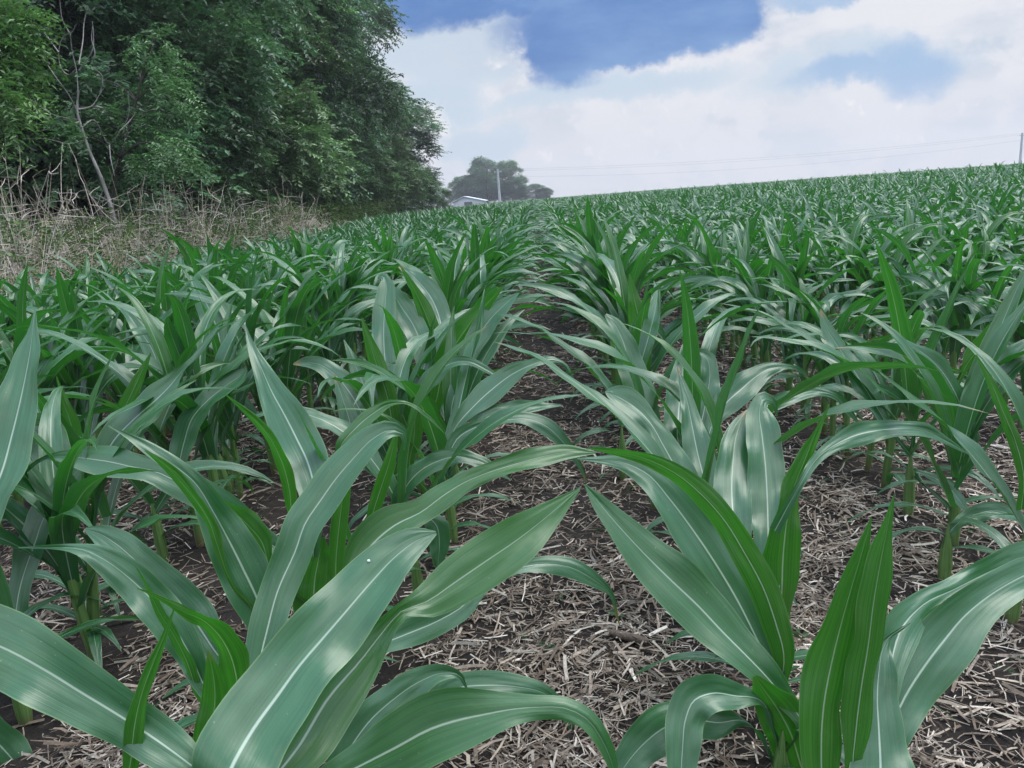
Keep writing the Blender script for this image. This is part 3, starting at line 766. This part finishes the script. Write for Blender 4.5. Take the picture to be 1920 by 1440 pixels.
for kk in set(K.tolist()) | {0, 1, -1, 2}:
    pass
allp = sorted([(int(k), float(y), i) for i, (k, y) in enumerate(zip(K[:NIND], SY[:NIND]))] + [(r, y, -1) for r, y in TAKEN])
rank = {}
for k, y, i in allp:
    cnt[k] = cnt.get(k, 0) + 1
    rank[(k, i, y)] = cnt[k]
rp = np.random.RandomState(9)
for i in range(NIND):
    k, x, y, z = int(K[i]), float(SX[i]), float(SY[i]), float(SZ[i])
    e = empty('corn_plant', (x, y, z - 0.005))
    e.rotation_euler = (rp.normal(0, .04), rp.normal(0, .04), rp.rand() * 6.28)
    sca = rp.uniform(0.78, 1.04) * (0.90 if k > 1 else 1.0); e.scale = (sca, sca, sca * rp.uniform(.95, 1.06))
    n = rank[(k, i, float(SY[i]))]
    tag(e, '%s corn plant from the front, %s' % (ordinal(n), row_phrase(k)), 'corn plant', CORN_GROUP)
    for nm, me in protos[rp.randint(NV // 2) + (0 if k in (-2, -1, 0, 1) else NV // 2)]:
        link(nm, me, e)

# everything beyond the nearest three hundred: one object
def field_stuff():
    idx = np.arange(NIND, len(K))
    dist = np.hypot(SX, SY)
    acc = Acc()
    r = np.random.RandomState(3)
    for lo, hi, lod, (a, m_, t) in ((0, 16, 1, (1, 5, 2)), (16, 38, 2, (0, 5, 2)), (38, 999, 3, (0, 4, 2))):
        sel = idx[(dist[idx] >= lo) & (dist[idx] < hi)]
        if not len(sel): continue
        var = []
        for i in range(14):
            lv, lean, h = plant_leaves(900 + i * 17 + lod, lod, a, m_, t, 1.0, .12)
            A = Acc()
            for (V, Q, uv, rnd, yg) in lv: A.add(V, Q, uv, rnd=rnd, young=yg)
            if lod < 3:
                V, Q, uv = stalk_mesh(i, lean, h, k=4, n=4); A.add(V, Q, np.c_[np.full(len(V), .3), np.full(len(V), .5)], rnd=0.5, young=0.6)
            var.append((np.concatenate(A.V), np.concatenate(A.Q), np.concatenate(A.U), np.concatenate(A.A['rnd']), np.concatenate(A.A['young'])))
        pick = r.randint(14, size=len(sel))
        for v_ in range(14):
            ss = sel[pick == v_]
            if not len(ss): continue
            V, Q, uv, rn, yg = var[v_]
            an = r.rand(len(ss)) * 6.28; c, s = np.cos(an), np.sin(an); sc_ = r.uniform(.76, 1.0, len(ss))
            if lod == 3: sc_ = sc_ * 1.0
            X = (V[None, :, 0] * c[:, None] - V[None, :, 1] * s[:, None]) * sc_[:, None] + SX[ss][:, None]
            Y = (V[None, :, 0] * s[:, None] + V[None, :, 1] * c[:, None]) * sc_[:, None] + SY[ss][:, None]
            Z = V[None, :, 2] * sc_[:, None] + SZ[ss][:, None]
            n = len(ss); nv = len(V)
            QQ = (Q[None] + (np.arange(n) * nv)[:, None, None]).reshape(-1, 4)
            acc.add(np.stack([X, Y, Z], -1).reshape(-1, 3), QQ, np.tile(uv, (n, 1)), rnd=np.clip(np.tile(rn, n) * .7 + .3 * np.repeat(r.rand(n), nv), 0, 1), young=np.tile(yg * .15, n))
    tag(link('corn_field', acc.mesh('corn_field', M_LEAF)), 'rows of young corn running on to the horizon', 'corn field', kind='stuff')
field_stuff()
# ------------------------------------------------------------------ trees, shrubs, weeds
def unit(v): return v / (np.linalg.norm(v, axis=-1, keepdims=True) + 1e-9)
def sprays(r, C, D, length, m, leaf, aspect, col, colvar=0.22, droop=0.25, flat=0.35):
    """leafy twigs: C origins, D directions; m leaves on each twig, every leaf one folded blade"""
    N = len(C); length = np.broadcast_to(length, (N,))
    t = (np.arange(m) + 0.6) / m
    D = unit(D); up = np.array([0, 0, 1.0])
    side = unit(np.cross(D, up) + 1e-4)
    up2 = unit(np.cross(side, D))
    pos = C[:, None] + D[:, None] * (length[:, None] * t)[..., None]
    pos[..., 2] -= droop * length[:, None] * t[None] ** 2
    sg = np.where(np.arange(m) % 2 == 0, 1.0, -1.0)[None, :, None]
    ax_ = unit(side[:, None] * sg * r.uniform(.7, 1.1, (N, m, 1)) + D[:, None] * r.uniform(.25, .8, (N, m, 1)) + r.normal(0, .25, (N, m, 3)) + np.array([0, 0, -.22]))
    nrm = unit(up2[:, None] + r.normal(0, flat, (N, m, 3)))
    wv = unit(np.cross(nrm, ax_)); nrm = np.cross(ax_, wv)
    L = leaf * r.uniform(.65, 1.25, (N, m, 1)); w = L * aspect * 0.5
    b0 = pos; tip = pos + ax_ * L - nrm * L * 0.10
    l = pos + ax_ * L * .45 + wv * w + nrm * w * 0.25; rr_ = pos + ax_ * L * .45 - wv * w + nrm * w * 0.25
    V = np.stack([b0, rr_, tip, l], 2).reshape(-1, 3)
    Q = np.arange(len(V)).reshape(-1, 4)
    c = np.asarray(col)[None] * np.exp(r.normal(0, colvar, (N, 1))) * (1 + r.normal(0, .06, (N, 3)))
    c = np.repeat(c, m, axis=0) * np.exp(r.normal(0, .10, (N * m, 1)))
    return V, Q, np.repeat(c, 4, axis=0)

def wander(r, p, d, L, n, curve, up=0.0):
    P = [np.array(p, float)]; d = unit(np.array(d, float))
    for i in range(n):
        d = unit(d + r.normal(0, curve, 3) + np.array([0, 0, up])); P.append(P[-1] + d * L / n)
    return np.array(P)

def tree_proto(seed, H=13.0, Rr=4.0, nclump=215, col=(.04, .085, .036), base=0.05):
    """trunk with limbs, and a ragged crown of leafy twigs that comes down nearly to the ground"""
    r = np.random.RandomState(seed)
    tr = Acc()
    axisP = wander(r, (0, 0, -.1), (r.normal(0, .05), r.normal(0, .05), 1), H * .93, 9, .07, .06)
    V, Q, uv = tube(axisP, np.linspace(.20, .03, len(axisP)) * H / 13, 8); tr.add(V, Q, uv)
    def prof(z):
        q = z / H
        return Rr * (0.74 + 0.30 * math.sin(math.pi * min(1, (q + .12) * .95))) * (1 - max(0, (q - .62) / .38) ** 2.0 * .82)
    C = []; Dr = []; Rc = []
    NB_ = 46
    k = 34
    for i in range(NB_):                     # separate bulging masses of foliage with shade between them
        z = H * (base + .05 + (0.92 - base) * (i + r.rand()) / NB_); a = i * 2.4 + r.normal(0, .4)
        pr = prof(z); rad = pr * (r.uniform(.70, .92) if i % 4 else r.uniform(.2, .55))
        q = int(np.argmin(np.abs(axisP[:, 2] - z))); ax0 = axisP[q]
        c = np.array([ax0[0] + rad * math.cos(a), ax0[1] + rad * math.sin(a), z])
        if i % 2 == 0:
            P0 = axisP[int(np.argmin(np.abs(axisP[:, 2] - max(.6, z - rad * r.uniform(.3, .8)))))]
            s_ = np.linspace(0, 1, 6)[:, None]
            LP = P0 * (1 - s_) + c * s_ + np.array([0, 0, .25 * rad]) * (s_ * (1 - s_)) * 2 + r.normal(0, .06, (6, 3)) * s_
            V, Q, uv = tube(LP, np.linspace(.06, .012, 6), 5); tr.add(V, Q, uv)
        R0 = r.uniform(.90, 1.50) * Rr / 4; tone = np.exp(r.normal(0, .30))
        n = int(nclump * R0 ** 2)
        o = unit(r.normal(0, 1, (n, 3)) + np.array([math.cos(a) * .75, math.sin(a) * .75, .55]))
        rr = R0 * (1 + .22 * r.normal(0, 1, (n, 1))) * (0.55 + .45 * r.rand(n, 1) ** .4)
        C.append(c + o * rr * np.array([1.1, 1.1, .8])); Dr.append(o * np.array([1, 1, .35]) + r.normal(0, .45, (n, 3)) + np.array([0, 0, -.10]))
        Rc.append(np.full(n, tone))
    CC = np.concatenate(C); DD = np.concatenate(Dr); tone = np.concatenate(Rc)
    V, Q, c = sprays(r, CC, DD, r.uniform(.26, .50, len(CC)), 10, .15, .54, col, .24, .30, .30)
    c = c * np.repeat(tone, 10 * 4)[:, None]
    m1 = tr.mesh('tree_trunk', M_BARK)
    m2 = make_mesh('tree_crown', V, Q, M_TREELEAF, None, {'tint': c}, smooth=False)
    return m1, m2
TP = [tree_proto(11, col=(.115, .225, .115)), tree_proto(23, col=(.140, .245, .100)), tree_proto(37, col=(.100, .200, .108)), tree_proto(51, col=(.120, .225, .124))]
def tree(i, x, y, H, Rr, label, cat='tree', name='broadleaf_tree', group='trees along the left field edge', rot=0):
    e = empty(name, (x, y, float(gh(x, y)) - .05)); tag(e, label, cat, group)
    e.scale = (Rr / 4, Rr / 4, H / 13); e.rotation_euler = (0, 0, rot)
    link('trunk', TP[i][0], e); link('crown', TP[i][1], e)
    return e
tree(1, -11.2, 10.0, 12, 3.7, 'broadleaf tree at the extreme left of the wood, cut off by the picture edge', rot=.4)
tree(2, -11.6, 13.6, 13, 4.0, 'dark leafy tree behind the leaning dead sapling', rot=2.2)
tree(0, -11.4, 17.4, 13, 4.1, 'leafy tree standing behind the light green sapling, crown above the frame', rot=1.0)
tree(3, -11.2, 21.5, 13.5, 4.2, 'broad green tree right of the light green sapling', rot=3.3)
tree(1, -11.6, 26.0, 13, 4.3, 'yellowish green tree midway along the wood, branches down to the weeds', rot=5.0)
tree(2, -11.4, 31.0, 14, 4.3, 'dark tall tree midway along the wood where the dry weeds end', rot=.9)
tree(0, -11.3, 36.5, 14.5, 4.3, 'tall tree before the one whose twigs stick out against the blue sky', rot=4.1)
tree(3, -11.6, 42.5, 15.0, 4.1, 'tallest tree whose top twigs stick out against the dark blue cloud', rot=2.6)
tree(1, -12.4, 49.5, 10.6, 4.4, 'rounded tree stepping down below the tallest one, against white sky', rot=1.7)
tree(2, -12.2, 56.0, 8.8, 4.5, 'last low tree at the right end of the wood, a branch poking right', rot=5.6)
for j, (x, y, H, lb) in enumerate(((-16, 12, 13, 'tree in the dark second rank at the far left'), (-16.5, 19, 14, 'tree in the second rank behind the light green sapling'), (-16.2, 27, 14, 'tree in the second rank behind the yellowish green tree'), (-16.5, 36, 14.5, 'tree in the second rank behind the tall dark trees'), (-17, 46, 14, 'tree in the second rank behind the tallest tree'))):
    tree(j % 4, x, y, H, 4.4, lb, rot=j * 1.3)
# low shrubs under the edge of the wood
SH = tree_proto(77, H=13.0, Rr=4.0, nclump=200, col=(.098, .190, .070), base=-.02)
TP.append(SH)
for x, y, H, Rr, lb, rt in ((-9.3, 63.0, 3.4, 1.8, 'low bush closing the right end of the wood', .5), (-9.0, 23.5, 4.6, 1.9, 'shrub with low branches hanging over the weeds midway', 2.0),
                            (-9.3, 17.6, 4.4, 1.7, 'shrub behind the dry weeds right of the sapling', 4.0), (-8.8, 30.0, 4.0, 2.1, 'shrub at the wood edge past the end of the dry weeds', 5.2),
                            (-9.0, 38.5, 4.2, 2.2, 'shrub at the foot of the tall trees near the bare trunks', 1.2)):
    tree(4, x, y, H, Rr, lb, 'shrub', 'edge_shrub', 'shrubs under the edge of the wood', rt)

def at(px, py, y):
    d = ray(px, py); return CP + d * (y / d[1])
# light green sapling with drooping sprays
def pix_sapling(name, label, cat, Y, trunkpx, clumps, col, leaf=.085, seed=4, jitter=.5):
    r = np.random.RandomState(seed)
    b0 = at(*trunkpx[0], Y); b0[2] = float(gh(b0[0], b0[1])) - .05
    e = empty(name, b0); tag(e, label, cat)
    P = np.array([b0] + [at(px, py, Y) for px, py in trunkpx[1:]])
    Ps = spline(P, 14)
    A = Acc(); V, Q, uv = tube(Ps - b0, np.linspace(.055, .012, 14), 7); A.add(V, Q, uv)
    CC = []; DD = []
    for (px, py, rpx, n) in clumps:
        c = at(px, py, Y + r.normal(0, jitter)); rad = rpx / F * Y
        j = int(np.argmin(np.linalg.norm(Ps - c, axis=1) + (Ps[:, 2] > c[2]) * 2.0))
        mid = (Ps[j] + c) / 2 + np.array([0, 0, .12]); LP = spline(np.array([Ps[j], mid, c]), 7)
        V, Q, uv = tube(LP - b0, np.linspace(.02, .006, 7), 5); A.add(V, Q, uv)
        for q in range(n):
            o = r.normal(0, 1, 3); o = unit(o) * rad * r.rand() ** .4
            CC.append(c + o * np.array([1, 1, .75]) - b0); DD.append(unit(o * .8 + (c - Ps[j]) * .5 + r.normal(0, .15, 3) + np.array([0, 0, -.05])))
    link('trunk', A.mesh('sapling_trunk', M_BARK), e)
    V, Q, c = sprays(r, np.array(CC), np.array(DD), .42, 14, leaf, .36, col, .16, .45, .22)
    link('crown', make_mesh('sapling_crown', V, Q, M_TREELEAF, None, {'tint': c}, smooth=False), e)
pix_sapling('leafy_sapling', 'light green sapling with feathery drooping sprays beside the dead branches', 'sapling', 13.4,
            [(212, 470), (208, 385), (225, 300), (250, 210), (270, 130), (285, 80)],
            [(290, 80, 30, 34), (275, 105, 32, 30), (310, 130, 34, 40), (265, 150, 36, 36), (320, 170, 32, 36), (235, 180, 30, 26), (290, 200, 40, 40), (330, 215, 26, 26), (215, 235, 36, 34), (260, 250, 38, 36),
             (305, 270, 34, 36), (170, 240, 34, 30), (140, 255, 26, 20), (335, 300, 26, 26), (285, 310, 30, 30), (240, 300, 28, 22), (230, 340, 22, 16), (350, 305, 16, 12), (180, 150, 22, 12), (120, 205, 22, 12)],
            (.150, .32, .120))
pix_sapling('leafy_sapling', 'yellow green young tree leaning in at the left picture edge', 'sapling', 9.6,
            [(-60, 560), (-58, 380), (-50, 250), (-35, 120), (-10, 30)],
            [(20, 30, 26, 34), (-10, 20, 40, 40), (30, 70, 22, 30), (0, 85, 32, 40), (-30, 110, 40, 40), (15, 130, 24, 24), (5, 175, 26, 28), (28, 170, 14, 10), (-20, 200, 34, 30), (10, 225, 18, 18), (-40, 50, 40, 30), (-40, 280, 40, 24)],
            (.155, .32, .085), .10, 8, .3)
# bleached dead sapling, leaning left out of the weeds
def dead_sapling():
    Y = 12.6; r = np.random.RandomState(21)
    b0 = at(212, 440, Y); b0[2] = float(gh(b0[0], b0[1])) - .05
    e = empty('dead_sapling', b0); tag(e, 'bleached leafless sapling leaning left with forked bare branches', 'dead tree')
    P = np.array([b0 - b0] + [at(px, py, Y) - b0 for px, py in ((206, 381), (192, 340), (179, 309), (168, 285), (155, 245), (145, 212), (147, 170))])
    V, Q, uv = tube(spline(P, 20), np.linspace(.050, .014, 20), 8)
    link('trunk', make_mesh('dead_trunk', V, Q, M_DEADWOOD, uv), e)
    br = [[(145, 212), (146, 170), (143, 130), (135, 95), (132, 65)], [(148, 132), (160, 115), (172, 98), (175, 60), (173, 40)], [(143, 130), (128, 140), (112, 120), (110, 98), (122, 66), (135, 60), (143, 45)],
          [(145, 212), (130, 180), (105, 145), (85, 115), (70, 90)], [(146, 205), (170, 200), (188, 175), (195, 165)], [(150, 228), (120, 235), (80, 215), (58, 190), (62, 168)], [(150, 225), (100, 215), (70, 195), (52, 150)],
          [(172, 120), (178, 100), (172, 75), (174, 45)], [(152, 240), (175, 225), (205, 270), (225, 245), (240, 220), (240, 170)], [(160, 262), (130, 270), (95, 262), (40, 260)], [(205, 272), (208, 300), (215, 330)],
          [(148, 120), (155, 80), (160, 30), (166, 10)], [(110, 98), (90, 70), (84, 55), (104, 45)], [(132, 65), (118, 40), (112, 0)], [(225, 245), (240, 230), (253, 214)], [(188, 175), (190, 140), (172, 125)]]
    for i, pts in enumerate(br):
        off = r.normal(0, .35)
        P = np.array([at(px, py, Y + off * min(1, j * .5)) - b0 for j, (px, py) in enumerate(pts)])
        P[0] = at(*pts[0], Y) - b0
        V, Q, uv = tube(spline(P, 5 * len(pts)), np.linspace(.012, .0035, 5 * len(pts)), 5)
        link('branch', make_mesh('dead_branch', V, Q, M_DEADWOOD, uv), e)
dead_sapling()

def weeds():
    r = np.random.RandomState(31)
    A = Acc(); n = 3500
    y = 6.0 + 20 * r.rand(n) ** 1.2
    ed = field_edge(y)
    x = ed - .25 - (1.1 + 2.3 * np.clip((26 - y) / 18, .15, 1)) * r.rand(n)
    pal = np.array([[.58, .51, .43], [.70, .63, .55], [.38, .32, .26], [.78, .72, .64], [.50, .47, .26]])
    for i in range(n):
        h = r.uniform(.45, 1.10) * (1.0 + .35 * np.clip((ed[i] - x[i]) / 2.5, 0, 1)) * np.clip((28 - y[i]) / 10, .35, 1) * (.62 + .75 * float(vnoise(np.array(x[i] * 1.1 + 40), np.array(y[i] * 1.1), 8)))
        h *= r.choice([.8, 1.0, 1.0, 1.25, 1.5])
        lean = r.normal(0, .28, 2); c = pal[r.choice(5, p=[.3, .25, .2, .1, .15])] * r.uniform(.8, 1.15)
        P = wander(r, (x[i], y[i], float(gh(x[i], y[i])) - .02), (lean[0], lean[1], 1), h, 6, .10)
        V, Q, uv = tube(P, np.linspace(.0048, .0018, 7) * (1 + .05 * y[i]), 3); A.add(V, Q, uv, tint=c)
        for k in range(r.randint(2, 6)):
            j = r.randint(2, 7); d = np.array([r.normal(0, .7), r.normal(0, .7), r.uniform(-.3, .8)])
            B = wander(r, P[j], d, r.uniform(.12, .42), 3, .22, -.05)
            V, Q, uv = tube(B, np.array([.0026, .002, .0016, .0012]) * (1 + .06 * y[i]), 3); A.add(V, Q, uv, tint=c * r.uniform(.85, 1.2))
    tag(link('dry_weeds', A.mesh('dry_weeds', M_WEED, False)), 'tangle of tall dry grey brown weed stalks between corn and trees', 'dry weeds', kind='stuff')
    # green undergrowth among them
    m = 9500
    y = 6.0 + 34 * r.rand(m) ** 1.2; ed = field_edge(y); x = ed - .1 - 3.4 * r.rand(m)
    C = np.stack([x, y, gh(x, y) + r.rand(m) ** 1.3 * 1.05], -1)
    D = r.normal(0, .5, (m, 3)) + np.array([0, 0, .55])
    V, Q, c = sprays(r, C, D, r.uniform(.2, .5, m), 9, .085, .3, (.085, .150, .040), .3, .3, .5)
    me = make_mesh('green_undergrowth', V, Q, M_GREENWEED, None, {'tint': c}, smooth=False)
    tag(link('green_undergrowth', me), 'green weeds growing low among the dry stalks at the field edge', 'undergrowth', kind='stuff')
    # a few seedlings in the crop litter
    m = 260
    y = 1.0 + 5 * r.rand(m); x = -1.6 + 4.6 * r.rand(m)
    C = np.stack([x, y, ground_z(x, y) + .004], -1)
    D = r.normal(0, .8, (m, 3)) + np.array([0, 0, .7])
    V, Q, c = sprays(r, C, D, .02, 4, .022, .5, (.07, .15, .06), .2, .1, .4)
    tag(link('weed_seedlings', make_mesh('weed_seedlings', V, Q, M_GREENWEED, None, {'tint': c}, smooth=False)), 'tiny green weed seedlings between the corn rows', 'seedlings', kind='stuff')
weeds()

# ------------------------------------------------------------------ far away: trees, shed, power line
def far_tree(i, px, Y, H, Rr, label, rot=0):
    x = ray(px, 375)[0] / ray(px, 375)[1] * Y
    tree(i, x, Y, H, Rr, label, 'tree', 'distant_tree', 'distant trees beyond the field', rot)
far_tree(2, 858, 205, 7.6, 3.9, 'left lower tree of the distant clump behind the white roof', .3)
far_tree(0, 884, 208, 8.8, 4.4, 'distant tree between the clump\'s low left side and its tall crown', 1.3)
far_tree(3, 914, 204, 11.4, 4.9, 'tallest tree of the distant clump behind the pale pole', 2.3)
far_tree(1, 944, 207, 10.4, 4.2, 'distant tree with twiggy right side just right of the pale pole', 4.3)
far_tree(2, 962, 206, 6.2, 3.6, 'low tree at the right foot of the distant clump', 5.3)
far_tree(3, 1004, 230, 4.6, 3.6, 'small separate distant tree right of the clump', .8)
far_tree(1, 1019, 232, 3.4, 2.2, 'smallest distant bush where the corn meets the sky', 2.8)

def box(A, x0, x1, y0, y1, z0, z1):
    V = np.array([[x, y, z] for z in (z0, z1) for y in (y0, y1) for x in (x0, x1)], float)
    A.add(V, [[0, 1, 5, 4], [1, 3, 7, 5], [3, 2, 6, 7], [2, 0, 4, 6], [4, 5, 7, 6], [2, 3, 1, 0]])
def shed():
    Y = 120.0; xl = ray(848, 375)[0] / ray(848, 375)[1] * Y; xr = ray(907, 375)[0] / ray(907, 375)[1] * Y
    w = (xr - xl) / 2; xc = (xl + xr) / 2; gz = float(gh(xc, Y)); e = empty('farm_shed', (xc, Y, gz))
    tag(e, 'white low-gabled shed roof rising just above the far corn', 'shed')
    eave, ridge = 0.98, 1.74
    A = Acc(); box(A, -w + .12, w - .12, 0, 7, -.2, eave); link('wall', A.mesh('shed_wall', M_WALL, False), e)
    A = Acc(); V = np.array([[-w + .12, .002, eave], [w - .12, .002, eave], [-.25 * w, .002, ridge - .08], [-w * .62, .002, (eave + ridge - .08) / 2], [-w + .12, 6.99, eave], [w - .12, 6.99, eave], [-.25 * w, 6.99, ridge - .08], [-w * .62, 6.99, (eave + ridge - .08) / 2]])
    A.add(V, [[0, 1, 2, 3], [7, 6, 5, 4]]); link('gable', A.mesh('shed_gable', M_ROOF, False), e)
    A = Acc()
    for s in (-1, 1):
        V = np.array([[-.25 * w, -.3, ridge], [-.25 * w, 7.3, ridge], [s * (w + .2), 7.3, eave - .06], [s * (w + .2), -.3, eave - .06]])
        V = np.concatenate([V, V + np.array([0, 0, .09])]); A.add(V, [[0, 1, 2, 3], [7, 6, 5, 4], [0, 3, 7, 4], [3, 2, 6, 7], [2, 1, 5, 6]])
    link('roof', A.mesh('shed_roof', M_ROOF, False), e)
    A = Acc(); box(A, -.6, .6, -.05, -.003, -.1, .95); link('door', A.mesh('shed_door', M_DOOR, False), e)
shed()

def pole(px, py, Y, label):
    t = at(px, py, Y); gz = float(gh(t[0], Y)); h = t[2] - gz
    e = empty('utility_pole', (t[0], Y, gz)); tag(e, label, 'utility pole', 'poles of the power line')
    V, Q, uv = tube(np.stack([np.zeros(8), np.zeros(8), np.linspace(-.3, h, 8)], -1), np.linspace(.34, .24, 8), 10)
    link('shaft', make_mesh('pole_shaft', V, Q, M_POLE, uv), e)
    A = Acc(); box(A, -.9, .9, -.30, -.18, h - .75, h - .60); link('crossarm', A.mesh('crossarm', M_POLE, False), e)
    for dx_ in (-.75, .75):
        V, Q, uv = tube(np.array([[dx_, -.24, h - .6], [dx_, -.24, h - .52], [dx_, -.24, h - .45], [dx_, -.24, h - .38]]), [.05, .07, .05, .03], 8)
        link('insulator', make_mesh('insulator', V, Q, M_WALL, uv), e)
    return t, h
t1, h1 = pole(933, 317, 190.0, 'pale wooden utility pole in front of the distant tree clump')
t2, h2 = pole(1917, 249, 200.0, 'thin dark utility pole on the skyline at the right edge')
for k, (o, sag, lb) in enumerate(((-.05, 1.5, 'uppermost sagging wire of the power line across the right sky'), (-.40, 1.7, 'middle wire of the power line just under the uppermost'), (-1.7, 2.2, 'lowest wire of the power line across the right sky'))):
    s = np.linspace(0, 1, 40); P = t1[None] * (1 - s[:, None]) + t2[None] * s[:, None]
    P[:, 2] += o - 4 * sag * s * (1 - s)
    if k < 2: P[:, 0] += (-.75, .75)[k] * 0; P[:, 1] -= .24 * (k == 1)
    V, Q, uv = tube(P, .013, 5)
    tag(link('power_wire', make_mesh('power_wire', V, Q, M_WIRE, uv)), lb, 'wire', 'wires of the power line')

# an old cob lying in the litter
def cob():
    c = at(1180, 1200, 1.62); c[2] = 0; d = ray(1180, 1200); k = (CAMH - .03) / -d[2]; c = CP + d * k
    r = np.random.RandomState(2); n, kk = 40, 18
    s = np.linspace(0, 1, n); rad = 0.0090 * np.sqrt(np.clip(np.sin(np.pi * np.clip(s * .86 + .10, 0, 1)), .02, 1))
    P = np.stack([.085 * (s - .5), -.045 * (s - .5), .012 + 0 * s], -1)
    V, Q, uv = tube(P, rad, kk)
    V += (unit(V - np.repeat(P, kk, axis=0))) * (.0022 * ((np.arange(n)[:, None] + np.arange(kk)[None]) % 2).reshape(-1, 1))
    me = make_mesh('corn_cob', V, Q, M_LITTER, uv, {'tint': np.tile(np.array([.17, .130, .100]), (len(V), 1)) * r.uniform(.7, 1.2, (len(V), 1))})
    tag(link('corn_cob', me, None, (c[0], c[1], float(ground_z(c[0], c[1])) + .000)), 'old brown corn cob without kernels lying in the litter of the middle aisle', 'corn cob')
cob()

# the air: a thin even haze
def haze():
    m, q, o = new_mat('haze'); pv = q.node('ShaderNodeVolumePrincipled')
    pv.inputs['Color'].default_value = (.90, .93, 1.0, 1); pv.inputs['Density'].default_value = .0009
    pv.inputs['Anisotropy'].default_value = .3
    q.l.new(pv.outputs[0], o.inputs['Volume'])
    A = Acc(); box(A, -450, 450, -70, 450, -1.2, 19.0)
    tag(link('haze', A.mesh('haze', m, False)), kind='stuff')
haze()
